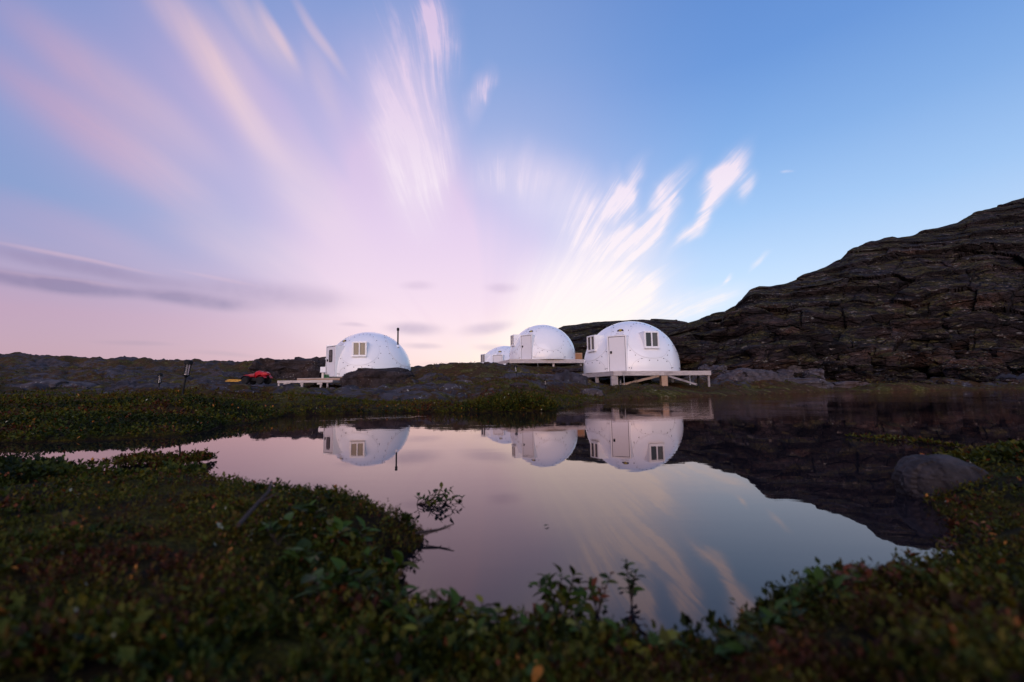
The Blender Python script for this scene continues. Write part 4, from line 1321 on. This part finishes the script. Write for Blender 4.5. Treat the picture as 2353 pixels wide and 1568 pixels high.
b0, b1 = at(519, 870.6, 32.6), at(549, 871.2, 32.3)
for k in range(3):
    p = b0 + Vector((0.04 * k, 0.13 * k, 0.02 * k))
    pl = MB().bar(Vector((0, 0, 0)), (b1 - b0) + Vector((0.05 * k, 0.02, -0.01)), 0.12, 0.055).build('yellow_board', M['yellow_wood'])
    zz_ = max(ground_z(p.x, p.y), ground_z(b1.x, b1.y)) + 0.04 + 0.06 * k
    pl.location = (p.x, p.y, zz_)
    tag(pl, ('yellow timber board at the bottom of the stack left of the quad bike', 'yellow timber board in the middle of the stack left of the quad bike', 'yellow timber board on top of the stack left of the quad bike')[k], 'board', 'yellow boards beside the quad bike')

# ------------------------------------------------------------------ boulders and rock ledges
m, t = new_mat('shore_rock')
pos = t.node('ShaderNodeNewGeometry').outputs['Position']
rc, rh = rock_color(t, pos, (0.036, 0.030, 0.031), 0.8, 0.7, 5.0)
finish(t, rc, 0.85, bump(t, rh, 0.012, 1.0), 0.15)
M['shore_rock'] = m
from mathutils import noise as mnoise
_ico = {}


def ico(sub):
    if sub not in _ico:
        bm = bmesh.new()
        bmesh.ops.create_icosphere(bm, subdivisions=sub, radius=1.0)
        _ico[sub] = ([v.co.copy() for v in bm.verts], [tuple(v.index for v in f.verts) for f in bm.faces])
        bm.free()
    return _ico[sub]


def rock_mesh(name, size, seed, square=0.75, rough=0.2, sub=4, mat_='boulder', crack=0.0):
    vs, fs = ico(sub)
    off = Vector((seed * 3.17, seed * 1.31, seed * 2.23))
    out = []
    for v in vs:
        p = Vector([math.copysign(abs(c) ** square, c) for c in v])
        n = v
        f = mnoise.fractal(p * 1.3 + off, 0.9, 2.1, 5)
        cell = mnoise.cell(p * 1.6 + off + Vector((mnoise.noise(p * 2 + off), 0, 0)) * 0.3)
        vd = mnoise.voronoi(p * 1.5 + off)[0]
        k = 1 + rough * (1.0 * f + 0.75 * cell) - crack * math.exp(-(vd[1] - vd[0]) / 0.07)
        out.append(Vector((p.x * k * size[0] / 2, p.y * k * size[1] / 2, p.z * k * size[2] / 2)))
    me = bpy.data.meshes.new(name)
    me.from_pydata([tuple(p) for p in out], [], fs)
    me.materials.append(M[mat_])
    return me


def rock(name, px, py, Y, w, d, h, seed, label, cat='rock', mat_='boulder', square=0.75, rough=0.2, sink=0.3, rz=0.0, group=None, sub=4, crack=0.0, top=None):
    b = at(px, py, Y)
    zb = ground_z(b.x, b.y)
    me = rock_mesh(name, (w, d, h), seed, square, rough, sub, mat_, crack)
    o = link(name, me)
    zc = zb + h * (0.5 - sink)
    if top is not None:
        zc = at(px, top, Y).z - h * 0.5
    o.location = (b.x, b.y, zc)
    o.rotation_euler = (0, 0, rz)
    if label:
        tag(o, label, cat, group)
    return o


b = on_plane(2212, 1150, 0.0)
o = link('boulder', rock_mesh('boulder', (0.27, 0.21, 0.20), 3, 0.85, 0.085, 5, 'shore_rock', 0.03))
o.location = (b.x, b.y + 0.08, 0.045)
o.rotation_euler = (R(4), R(6), R(-12))
tag(o, 'rounded grey boulder at the water edge among the right-hand bushes', 'boulder')
rock('rock_ledge', 866, 885, 29.6, 4.55, 2.0, 2.3, 5, 'dark flat-topped rock ledge supporting the left dome', 'rock', 'dark_rock', 0.42, 0.10, sub=5, crack=0.10, top=850)
rock('rock_ledge', 700, 866, 44.0, 7.0, 5.0, 4.0, 8, 'dark mossy outcrop rising behind the quad bike and left dome', 'outcrop', 'dark_rock', 0.5, 0.16, sub=5, crack=0.12, top=822)
rock('rock_ledge', 630, 866, 43.0, 3.6, 4.0, 3.2, 9, 'lower left shoulder of the outcrop behind the quad bike', 'outcrop', 'dark_rock', 0.55, 0.2, sub=5, crack=0.1, top=834)
rock('whaleback_rock', 130, 895, 24.0, 4.2, 3.0, 1.5, 11, 'smooth whaleback of pinkish grey bedrock far left', 'bedrock', 'boulder', 0.85, 0.12, rz=R(-12), sub=5, top=874)
rock('rock', 1124, 847, 40.5, 1.1, 0.9, 0.85, 13, 'dark pointed rock in front of the farthest dome window', 'rock', 'dark_rock', 0.8, 0.25, top=834)
rock('rock', 1086, 847, 40.0, 1.5, 1.1, 0.8, 14, 'dark slab at the left foot of the farthest dome', 'rock', 'dark_rock', 0.55, 0.25, top=835.5)
rock('outcrop', 1040, 850, 39.0, 2.6, 2.0, 1.2, 15, 'low mossy outcrop on the skyline left of the farthest dome', 'outcrop', 'dark_rock', 0.6, 0.25, crack=0.06, top=837)
rock('outcrop', 968, 853, 38.0, 2.4, 1.6, 0.9, 16, 'low rock on the skyline just right of the left dome', 'outcrop', 'dark_rock', 0.6, 0.22, top=846)
rock('boulder', 1020, 892, 20.5, 0.62, 0.6, 0.75, 17, 'dark upright boulder on the slope left of the blue-grey slab', 'boulder', 'dark_rock', 0.7, 0.2, top=866)
rock('boulder', 1062, 900, 19.5, 1.15, 0.9, 0.75, 18, 'blue-grey slanting slab low on the central slope', 'boulder', 'boulder', 0.7, 0.16, rz=R(15), top=874)
rock('boulder', 1100, 892, 20.0, 0.62, 0.5, 0.4, 19, 'lichen-spotted stone right of the blue-grey slab', 'boulder', 'boulder', 0.75, 0.2, top=882)
rock('bedrock', 1240, 880, 27.0, 2.9, 2.0, 0.8, 20, 'long pale grey bedrock hump below the middle deck', 'bedrock', 'boulder', 0.7, 0.16, rz=R(-10), sub=5, crack=0.05, top=862)
rock('boulder', 1362, 905, 18.4, 0.82, 0.5, 0.42, 21, 'black boulder with white lichen on the shore before the right deck', 'boulder', 'boulder', 0.7, 0.2, top=893.5)
rock('boulder', 1377, 906, 18.1, 0.30, 0.22, 0.20, 22, 'small white-crusted stone beside the black lichen boulder', 'stone', 'boulder', 0.8, 0.15, top=900)
rock('bedrock', 1722, 893, 33.0, 4.7, 3.0, 2.2, 23, 'pale lichen-crusted bedrock dome right of the right deck', 'bedrock', 'boulder', 0.72, 0.14, rz=R(10), sub=5, crack=0.05, top=848)
rock('bedrock', 1830, 890, 36.0, 4.5, 2.2, 1.3, 24, 'flat purple-grey bedrock on the far shore under the hill', 'bedrock', 'boulder', 0.65, 0.18, sub=5, crack=0.06, top=870)
rock('bedrock', 1940, 886, 38.0, 3.4, 1.6, 0.7, 25, 'low purplish slab farther right along the far shore', 'bedrock', 'boulder', 0.65, 0.2, sub=4, top=877)
rock('bedrock', 1188, 897, 17.2, 0.95, 0.6, 0.5, 26, 'dark heathery stone at the foot of the sloping path lamp', 'stone', 'dark_rock', 0.8, 0.25, top=882.5)
rock('outcrop', 1297, 868, 36.0, 3.2, 2.2, 1.3, 27, 'broken dark rock under the right half of the middle deck', 'outcrop', 'dark_rock', 0.6, 0.25, sub=5, crack=0.1, top=847)
rock('boulder', 562, 922, 12.0, 0.75, 0.5, 0.40, 28, 'dark wet slab on the left bank below the quad bike', 'boulder', 'dark_rock', 0.65, 0.22, top=898)
rock('boulder', 446, 925, 10.0, 0.42, 0.3, 0.28, 29, 'dark rock close to the right of the tallest path lamp', 'boulder', 'dark_rock', 0.7, 0.22, top=903)
rock('bedrock', 548, 893, 29.0, 3.6, 1.8, 1.0, 30, 'blue-grey bedrock slab in front of the quad bike', 'bedrock', 'boulder', 0.6, 0.18, sub=5, crack=0.06, top=886)
rock('bedrock', 330, 893, 27.0, 3.0, 1.8, 0.8, 31, 'cracked dark slab behind the two left path lamps', 'bedrock', 'dark_rock', 0.6, 0.2, sub=5, crack=0.08, top=881)
rock('bedrock', 690, 912, 16.5, 1.5, 0.9, 0.4, 32, 'flat grey slab on the ground below the landings', 'bedrock', 'boulder', 0.6, 0.2, sub=4, top=903)
rock('bedrock', 850, 903, 20.0, 2.2, 1.2, 0.5, 33, 'flat violet-grey slab in the heath below the rock ledge', 'bedrock', 'boulder', 0.6, 0.2, sub=4, top=893.5)

# loose stones lying about the slope, alike
stone_src = [rock_mesh('stone', (1, 0.8, 0.62), 40 + k, 0.75, 0.25, 3) for k in range(4)]
n_st = 0
rs = random.Random(3)
while n_st < 46:
    px, Y = rs.uniform(-60, 1330), rs.uniform(11, 36)
    v = at(px, 900, Y)
    z_, sd_, rk_v = ground_parts(np.array([v.x]), np.array([v.y]))
    if sd_[0] < 0.6:
        continue
    o = link('stone', stone_src[n_st % 4])
    s = rs.uniform(0.10, 0.34)
    o.scale = (s, s, s)
    o.location = (v.x, v.y, float(z_[0]) + 0.10 * s)
    o.rotation_euler = (rs.uniform(-.3, .3), rs.uniform(-.3, .3), rs.uniform(0, 6.28))
    tag(o, 'loose lichen-spotted stone lying in the heath', 'stone', 'loose stones on the tundra slope')
    n_st += 1

# blocks that can be told apart along the foot of the hill
for k, (px, py, top, Y, w, h, sq) in enumerate([(1590, 828, 784, 46.5, 4.6, 2.4, 0.5), (1690, 836, 800, 44.5, 1.3, 1.8, 0.5), (1650, 838, 806, 45, 2.0, 1.7, 0.55), (1778, 842, 790, 43.2, 6.4, 2.8, 0.5), (1725, 777, 708, 50.5, 5.6, 4.0, 0.6), (1838, 812, 752, 46.5, 5.0, 3.2, 0.5),
                                                 (1900, 825, 785, 45.5, 3.6, 2.3, 0.5), (1960, 835, 800, 45, 3.0, 1.9, 0.5), (2040, 842, 812, 45.5, 4.4, 1.7, 0.55), (2130, 838, 800, 46.2, 4.6, 2.0, 0.5), (2230, 838, 806, 46.5, 3.6, 1.8, 0.5), (2310, 842, 800, 47, 3.8, 2.2, 0.5),
                                                 (1640, 776, 742, 52, 3.2, 2.4, 0.55), (1990, 790, 752, 49, 4.4, 2.2, 0.5), (2100, 780, 735, 50.5, 5.2, 2.6, 0.5), (2215, 770, 722, 52, 5.0, 2.8, 0.5), (2320, 780, 730, 51, 4.4, 2.8, 0.5), (1920, 850, 830, 43.5, 2.4, 1.1, 0.6), (1990, 855, 838, 43.5, 1.5, 0.9, 0.6), (2180, 856, 838, 44, 2.8, 1.0, 0.6), (1570, 800, 772, 50, 3.0, 2.4, 0.55)]):
    v = at(px, top, Y)
    me = rock_mesh('rock_block', (w, w * 0.7, h), 70 + k, sq, 0.14, 4, 'hill', 0.05)
    o = link('rock_block', me, hill)
    o.location = (v.x, v.y + 0.3, v.z - h / 2)
    o.rotation_euler = (0, R(rs.uniform(-9, 2)), R(rs.uniform(-25, 25)))

rub_src = [rock_mesh('rock_block', (1.0, 0.8, 0.6), 130 + k, 0.55, 0.22, 4, 'hill' if k % 2 else 'boulder', 0.08) for k in range(6)]
for k in range(70):
    px = rs.uniform(1600, 2420)
    q = rs.random() ** 1.4
    Y = 44.5 - 7.5 * q + (px - 1600) / 800 * 2
    v = at(px, 870, Y)
    zb = ground_z(v.x, v.y)
    if zb < 0.12:
        continue
    w = rs.uniform(0.5, 1.3) * (1 + 2.2 * (1 - q))
    o = link('rock_block', rub_src[k % 6 if px < 1900 else (k % 3) * 2 + 1], hill)
    o.scale = (w, w, w * rs.uniform(0.7, 1.2))
    o.location = (v.x, v.y, zb + w * 0.10 + 0.9 * (1 - q) * rs.random())
    o.rotation_euler = (R(rs.uniform(-14, 14)), R(rs.uniform(-14, 10)), rs.uniform(0, 6.28))

# ------------------------------------------------------------------ heath, dwarf willow and crowberry
m, t = new_mat('leaf')
tn = attr(t, 'tint')
lc = t.ramp(tn, [(0.0, (0.006, 0.010, 0.002, 1)), (0.22, (0.023, 0.032, 0.003, 1)), (0.40, (0.058, 0.064, 0.005, 1)), (0.52, (0.088, 0.066, 0.005, 1)), (0.64, (0.038, 0.016, 0.006, 1)),
                 (0.78, (0.055, 0.012, 0.006, 1)), (0.90, (0.19, 0.055, 0.018, 1)), (0.95, (0.40, 0.16, 0.03, 1)), (1.0, (0.30, 0.29, 0.20, 1))])
finish(t, lc, 0.62, None, 0.12)
M['leaf'] = m


def leaf_cloud(P, D, L, wid, tint, roll, fold=0.18):
    """one folded leaf at each P along D (unit), length L"""
    n = len(P)
    ref = np.where(np.abs(D[:, 2:3]) > 0.92, np.array([[1.0, 0, 0]]), np.array([[0, 0, 1.0]]))
    S = np.cross(D, ref)
    S /= np.linalg.norm(S, axis=1, keepdims=True)
    U = np.cross(S, D)
    c, s = np.cos(roll)[:, None], np.sin(roll)[:, None]
    S, U = S * c + U * s, U * c - S * s
    L = L[:, None]
    w = L * wid
    v = np.stack([P, P + D * L * 0.5 + S * w, P + D * L - U * L * 0.12, P + D * L * 0.5 - S * w, P + D * L * 0.5 - U * L * fold], 1)
    base = (np.arange(n) * 5)[:, None]
    f = np.concatenate([base + np.array([[0, 1, 4]]), base + np.array([[1, 2, 4]]), base + np.array([[2, 3, 4]]), base + np.array([[3, 0, 4]])])
    return v.reshape(-1, 3), f, np.repeat(tint, 5)


def sprigs(base, nl, hgt, llen, wid, tint_base, tint_var, lean=0.5, rng=RNG):
    """base (n,3); each sprig carries nl leaves up a leaning axis"""
    n = len(base)
    ax = np.stack([rng.normal(0, lean, n), rng.normal(0, lean, n), np.ones(n)], 1)
    ax /= np.linalg.norm(ax, axis=1, keepdims=True)
    P, Dd, Ll, T = [], [], [], []
    ph = rng.uniform(0, 6.28, n)
    for k in range(nl):
        q = (k + 0.7) / nl
        a = ph + 2.4 * k
        el = rng.uniform(0.05, 0.9, n) + 0.35 * q
        d = np.stack([np.cos(a) * np.cos(el), np.sin(a) * np.cos(el), np.sin(el)], 1) + ax * 0.25
        d /= np.linalg.norm(d, axis=1, keepdims=True)
        P.append(base + ax * (hgt * q)[:, None])
        Dd.append(d)
        Ll.append(llen * rng.uniform(0.65, 1.25, n))
        T.append(np.clip(tint_base + rng.normal(0, tint_var, n), 0, 0.86))
    P, Dd, Ll, T = map(np.concatenate, (P, Dd, Ll, T))
    acc = rng.random(len(T))
    T = np.where(acc < 0.006, rng.uniform(0.90, 0.96, len(T)), np.where(acc < 0.030, rng.uniform(0.78, 0.9, len(T)), np.where(acc > 0.998, 1.0, T)))
    return leaf_cloud(P, Dd, Ll, wid, T, rng.uniform(-0.9, 0.9, len(T)))


def field(name, label, n, a0, a1, r0, r1, style, sdmin=0.0, sdmax=99.0, keep=None):
    az_ = R(a0) + (R(a1) - R(a0)) * RNG.random(n)
    r_ = np.exp(math.log(r0) + (math.log(r1) - math.log(r0)) * RNG.random(n))
    x, y = np.sin(az_) * r_, np.cos(az_) * r_
    z, sd, rk = ground_parts(x, y)
    ok = (sd > sdmin) & (sd < sdmax) & (rk < 0.5)
    if keep is not None:
        ok &= keep(x, y, sd) > RNG.random(n)
    x, y, z, sd, r_ = x[ok], y[ok], z[ok], sd[ok], r_[ok]
    z = np.maximum(z, 0.004)
    V, F, T = style(np.stack([x, y, z], 1), r_, sd)
    me = np_mesh(name, V, [F], M['leaf'], False, {'tint': T})
    o = link(name, me)
    tag(o, label, None, None, 'stuff')
    return o


def patch(x, y, sc, seed):
    return np.clip(fbm(x / sc, y / sc, 3, seed) * 0.6 + 0.5, 0, 1)


def st_small(P, r, sd):
    n = len(P)
    pt = patch(P[:, 0], P[:, 1], 0.35, 201)
    tb = 0.47 + 0.42 * (pt - 0.46)
    h = (0.008 + 0.020 * RNG.random(n)) * (0.3 + 2.0 * np.clip(patch(P[:, 0], P[:, 1], 0.10, 205) - 0.25, 0, 1))
    return sprigs(P, 9, h + 0.006, 0.0055 + 0.004 * RNG.random(n), 0.26, tb, 0.10, 0.45)


def st_willow(P, r, sd):
    n = len(P)
    pt = patch(P[:, 0], P[:, 1], 0.30, 211)
    tb = 0.36 + 0.75 * np.clip(pt - 0.46, -0.25, 0.5)
    return sprigs(P, 6, 0.014 + 0.026 * RNG.random(n), 0.007 + 0.009 * RNG.random(n) + 0.009 * (RNG.random(n) > 0.88), 0.31, tb, 0.13, 0.55)


def st_bank(P, r, sd):
    n = len(P)
    pt = patch(P[:, 0], P[:, 1], 1.1, 221)
    tb = 0.25 + 0.85 * np.clip(pt - 0.47, -0.2, 0.5)
    k = 0.55 + 0.09 * np.minimum(r, 9)
    return sprigs(P, 6, (0.03 + 0.055 * RNG.random(n)) * k, (0.022 + 0.016 * RNG.random(n)) * k, 0.33, tb, 0.10, 0.5)


def st_far(P, r, sd):
    n = len(P)
    pt = patch(P[:, 0], P[:, 1], 2.6, 231)
    tb = 0.47 + 0.5 * (pt - 0.46)
    k = (0.6 + 0.035 * r)
    return sprigs(P, 5, (0.02 + 0.05 * RNG.random(n)) * k, (0.030 + 0.030 * RNG.random(n)) * k, 0.20, tb, 0.08, 0.6)


def gaps(x, y, sd):
    return np.clip(0.15 + 2.6 * (patch(x, y, 0.11, 251) - 0.30), 0.05, 1)


def willow_zone(x, y, sd):
    return gaps(x, y, sd) * np.clip(0.30 + 1.8 * (patch(x, y, 0.42, 241) - 0.45) + 0.5 * np.exp(-np.maximum(sd, 0) / 0.12), 0, 1)


field('crowberry_mat', 'low mat of olive and rusty crowberry on the near banks', 46000, -66, 66, 0.33, 2.9, st_small, -0.012, 99, gaps)
field('dwarf_willow', 'green dwarf willow leaves creeping over the near banks', 26000, -66, 66, 0.33, 2.9, st_willow, -0.03, 99, willow_zone)
field('bank_shrubs', 'low green shrubs along the left and right banks', 36000, -62, 62, 2.7, 9.5, st_bank, -0.04)
field('shore_heath', 'reddish and green heath along the far shore', 16000, -60, 60, 8.2, 22.0, st_far, -0.03, 5.0)
field('tundra_tufts', 'tufts of grass and heath scattered over the tundra', 13000, -60, 60, 9.0, 60.0, st_far, 1.0)
# the tall dark shrub mound on the central shore
m0 = on_plane(1190, 945, 0.0)
def mound_keep(x, y, sd):
    return np.clip(1.2 - np.hypot((x - m0.x) / 0.95, (y - m0.y - 0.35) / 0.7), 0, 1)


def st_mound(P, r, sd):
    n = len(P)
    hh = 0.17 * np.clip(1.15 - ((P[:, 0] - m0.x) / 1.0) ** 2, 0.1, 1.1) * (0.75 + 0.4 * RNG.random(n))
    P = P + np.stack([np.zeros(n), np.zeros(n), hh * RNG.random(n) ** 0.6], 1)
    return sprigs(P, 6, 0.05 + 0.04 * RNG.random(n), 0.035 + 0.02 * RNG.random(n), 0.25, 0.28 + 0.5 * (patch(P[:, 0], P[:, 1], 0.3, 261) - 0.4), 0.1, 0.6)


o = field('shrub', None, 9000, math.degrees(math.atan2(m0.x, m0.y)) - 9, math.degrees(math.atan2(m0.x, m0.y)) + 9, 7.6, 11.0, st_mound, -0.05, 99, mound_keep)
del o['kind']
tag(o, 'rounded dark green shrub on the shore below the middle dome', 'shrub')

# ------------------------------------------------------------------ single sprigs that stand out
LEAF_COL = {'green': (0.038, 0.066, 0.007), 'dark': (0.017, 0.028, 0.004), 'olive': (0.066, 0.058, 0.006), 'rust': (0.12, 0.030, 0.010), 'orange': (0.40, 0.13, 0.018), 'yellow': (0.16, 0.135, 0.012)}
leaf_me = {}
for nm, colr in LEAF_COL.items():
    simple('leaf_' + nm, colr, 0.6, 0.12, 0.3, 60)
    vs_, fs_ = [], []
    for i, (q, w) in enumerate([(0.0, 0.012), (0.18, 0.15), (0.42, 0.25), (0.70, 0.19), (0.90, 0.08), (1.0, 0.0)]):
        drop = -0.22 * q * q
        vs_ += [(-w, q, drop + w * 0.35), (0, q, drop), (w, q, drop + w * 0.35)]
    for i in range(5):
        a_ = 3 * i
        fs_ += [(a_, a_ + 1, a_ + 4, a_ + 3), (a_ + 1, a_ + 2, a_ + 5, a_ + 4)]
    me = bpy.data.meshes.new('leaf')
    me.from_pydata(vs_, [], fs_)
    me.polygons.foreach_set('use_smooth', [True] * len(me.polygons))
    me.materials.append(M['leaf_' + nm])
    leaf_me[nm] = me
simple('twig_bark', (0.045, 0.030, 0.026), 0.85, 0.2, 0.3, 40)


def plant(name, base, stems, label, cat, group=None, palette=('green', 'green', 'dark', 'olive'), leaf=0.03, seed=1):
    """stems: list of (direction, length, leaves)"""
    rg = random.Random(seed)
    root = empty(name, base, label, cat, group)
    for d, ln, nl in stems:
        d = Vector(d).normalized()
        bend = Vector((rg.uniform(-.3, .3), rg.uniform(-.3, .3), rg.uniform(0, .3)))
        pts = [d * (ln * q) + bend * (ln * q * q * 0.5) for q in (0, 0.33, 0.66, 1.0)]
        MB().tube(pts, [0.0016, 0.0014, 0.0011, 0.0007], 5).build('stem', M['twig_bark'], root, True)
        for k in range(nl):
            q = 0.25 + 0.75 * (k + 0.5) / nl
            p = d * (ln * q) + bend * (ln * q * q * 0.5)
            a = 2.4 * k + rg.uniform(-.5, .5)
            side = d.orthogonal().normalized()
            side = Quaternion(d, a) @ side
            ld = (side + d * rg.uniform(0.25, 0.9)).normalized()
            o = bpy.data.objects.new('leaf', leaf_me[rg.choice(palette)])
            COL.objects.link(o)
            o.parent = root
            s = leaf * rg.uniform(0.65, 1.15)
            qt = ld.to_track_quat('Y', 'Z')
            o.matrix_basis = Matrix.Translation(p) @ qt.to_matrix().to_4x4() @ Matrix.Rotation(rg.uniform(-.6, .6), 4, 'Y') @ Matrix.Diagonal((s, s, s, 1))
    return root


def gpt(px, py, z=0.03):
    v = on_plane(px, py, z)
    v.z = max(ground_z(v.x, v.y), 0.0)
    return v


rg = random.Random(77)
v = on_plane(958, 1160, 0.0)
plant('willow_twig', v, [((1, 0.15, 0.10), 0.17, 16), ((0.8, 0.2, 0.5), 0.09, 9), ((1, -0.2, 0.35), 0.12, 11), ((0.2, 0.1, 1), 0.035, 5), ((1, 0.3, 0.05), 0.15, 12), ((1, 0.0, 0.28), 0.14, 12), ((0.9, 0.4, 0.2), 0.11, 9), ((1, -0.1, 0.15), 0.10, 9)], 'leafy willow twig reaching over the open water beside the left mound', 'twig', None, ('dark', 'dark', 'green', 'olive'), 0.027, 4)
v = on_plane(1290, 1425, 0.0)
plant('water_plant', v, [((-0.7, 0.4, 0.8), 0.065, 10), ((-0.3, 0.5, 0.9), 0.07, 10), ((0.1, 0.5, 0.9), 0.072, 10), ((0.5, 0.5, 0.7), 0.08, 10), ((0.9, 0.6, 0.4), 0.085, 10), ((-0.2, 0.7, 0.5), 0.065, 8), ((0.3, 0.2, 0.6), 0.05, 8)], 'bushy green willow shoot standing in the shallow water at front', 'plant', None, ('dark', 'green', 'green', 'olive'), 0.031, 5)
v = on_plane(1375, 1415, 0.0)
plant('water_plant', v, [((-0.3, 0.4, 0.9), 0.06, 8), ((0.3, 0.4, 0.8), 0.07, 8), ((0.1, 0.1, 0.9), 0.05, 6)], 'low leafy tuft in the water just right of the bushy willow shoot', 'plant', None, ('dark', 'green', 'olive', 'rust'), 0.022, 15)
v = on_plane(1452, 1388, 0.0)
plant('water_plant', v, [((-0.15, 0.1, 1), 0.072, 13), ((0.1, 0.1, 0.9), 0.055, 10), ((0.0, 0.2, 0.8), 0.035, 8)], 'single upright dark shoot alone in the water at front', 'plant', None, ('dark', 'dark', 'green'), 0.022, 6)
for k, (px, py) in enumerate([(1340, 1325), (1390, 1395), (1350, 1360), (1420, 1360), (1225, 1345), (1250, 1212), (1690, 1385)]):
    v = on_plane(px, py, 0.0)
    o = link('floating_leaf', leaf_me['dark' if k % 2 else 'olive'], None, (v.x, v.y, 0.003))
    s = rg.uniform(0.012, 0.020)
    o.scale = (s, s, s)
    o.rotation_euler = (R(12), R(rg.uniform(-10, 10)), rg.uniform(0, 6.28))
    tag(o, 'small dark leaf floating on the still water near the front shore', 'leaf', 'floating leaves on the pond')
# dark branch lying out from the tip of the left mound, and a bare twig on its top
v = on_plane(965, 1242, 0.0)
tw = plant('branch', Vector((v.x, v.y, 0.012)), [((1, 0.25, 0.18), 0.085, 5)], 'dark branch poking out over the water from the tip of the left mound', 'branch', None, ('dark', 'rust'), 0.012, 9)
MB().tube([(-0.05, -0.02, 0.0), (0.0, 0.0, 0.008), (0.05, 0.012, 0.012), (0.09, 0.02, 0.024)], [0.005, 0.004, 0.003, 0.0015], 6).build('stem', M['twig_bark'], tw, True)
p0, p1, p2, p3 = on_plane(545, 1262, .10), on_plane(590, 1205, .115), on_plane(612, 1180, .125), on_plane(622, 1152, .14)
br = empty('bare_twig', p0, 'bare crooked twig lying on top of the left mound', 'twig')
MB().tube([Vector((0, 0, 0.045)), p1 - p0 + Vector((0, 0, 0.045)), p2 - p0 + Vector((0.004, 0, 0.05)), p3 - p0 + Vector((0, 0, 0.048))], [0.0045, 0.004, 0.0035, 0.0018], 7).build('stem', M['twig_bark'], br, True)
MB().tube([p1 - p0 + Vector((0, 0, 0.045)), p1 - p0 + Vector((0.03, 0.03, 0.06))], [0.0025, 0.001], 6).build('side_shoot', M['twig_bark'], br, True)

PAL = {'g': ('green', 'green', 'dark', 'olive'), 'r': ('olive', 'rust', 'green', 'rust'), 'y': ('olive', 'green', 'dark', 'green', 'yellow')}
sets = [
    ('leafy dwarf willow shoot on the right flank of the left mound', 'willow shoots on the left mound', 'g', 0.040, [(720, 1190), (770, 1215), (820, 1200), (860, 1230), (900, 1225), (700, 1260), (640, 1240), (790, 1290), (850, 1290), (740, 1330)]),
    ('low green shoot along the front shoreline', 'green shoots on the front shore', 'y', 0.030, [(890, 1395), (960, 1405), (1030, 1412), (1090, 1418), (1150, 1430), (1210, 1450), (1345, 1455), (1420, 1480), (1500, 1500), (1080, 1475), (950, 1470)]),
    ('leafy shoot on the crest of the right mound', 'leafy shoots on the right mound', 'g', 0.030, [(1760, 1395), (1790, 1360), (1830, 1338), (1865, 1318), (1910, 1330), (1700, 1450), (1745, 1460)]),
    ('reddish shoot on top of the right mound', 'reddish shoots on the right mound', 'r', 0.024, [(1960, 1318), (2010, 1312), (2060, 1310), (2110, 1305), (2170, 1300)]),
]
k = 0
for lab, grp, pal, lf, pts in sets:
    for px, py in pts:
        k += 1
        zz_ = 0.05 if 'shoreline' in lab else 0.10
        v = gpt(px, py, zz_)
        st_ = [((rg.uniform(-.6, .6), rg.uniform(-.4, .6), 1), rg.uniform(0.028, 0.05), rg.randint(5, 7)) for _ in range(3)]
        plant('willow_shoot' if pal != 'r' else 'berry_shoot', v, st_, lab, 'plant', grp, PAL[pal], lf, 100 + k)
for px, py, lab, pal in [(870, 1330, 'shoot with a bright orange leaf near the tip of the left mound', ('orange', 'green', 'dark')), (160, 1270, 'faded orange leafy shoot on the far left of the near bank', ('orange', 'rust', 'olive')), (1810, 1480, 'shoot with salmon red leaves low on the right mound', ('rust', 'orange', 'rust')),
                         (2165, 1215, 'orange and rust leaved sprig below the grey boulder', ('orange', 'rust', 'orange', 'rust')), (2240, 1190, 'orange sprig at the right foot of the grey boulder', ('orange', 'rust', 'olive')), (1250, 1520, 'small orange leaved shoot in the dark front shore', ('orange', 'olive', 'green'))]:
    v = gpt(px, py, 0.08)
    plant('autumn_shoot', v, [((rg.uniform(-.5, .5), rg.uniform(-.5, .2), 1), rg.uniform(0.035, 0.06), 5) for _ in range(2)], lab, 'plant', None, pal, 0.022, 300 + px)
# plants floating in the inlet behind the left mound, and a thin strip off the right bank
for nm, lab, line, n, dep in [('water_willow', 'low tongue of red-brown willow trailing into the left inlet', [(255, 1068), (330, 1066), (400, 1070), (478, 1062)], 420, 0.10), ('pond_weed', 'thin strip of small leaves floating off the right bank', [(1985, 1009), (2030, 1009), (2090, 1012), (2150, 1022), (2200, 1030)], 160, 0.10)]:
    q = np.array([on_plane(*p)[:] for p in line])
    tt = RNG.random(n) * (len(line) - 1)
    i_ = np.minimum(tt.astype(int), len(line) - 2)
    P = q[i_] + (q[i_ + 1] - q[i_]) * (tt - i_)[:, None]
    P += np.stack([RNG.normal(0, 0.012, n), RNG.normal(0, dep, n) * (1.2 - tt / len(line)), np.abs(RNG.normal(0, 0.014 if n > 200 else 0.004, n))], 1)
    if n > 200:
        V, F, T = sprigs(P, 7, 0.02 + 0.02 * RNG.random(n), 0.018 + 0.010 * RNG.random(n), 0.26, np.full(n, 0.52), 0.16, 0.7)
    else:
        V, F, T = sprigs(P, 4, 0.004 + 0.01 * RNG.random(n), 0.02 + 0.012 * RNG.random(n), 0.26, np.full(n, 0.45), 0.16, 0.9)
    o = link(nm, np_mesh(nm, V, [F], M['leaf'], False, {'tint': T}))
    tag(o, lab, None, None, 'stuff')
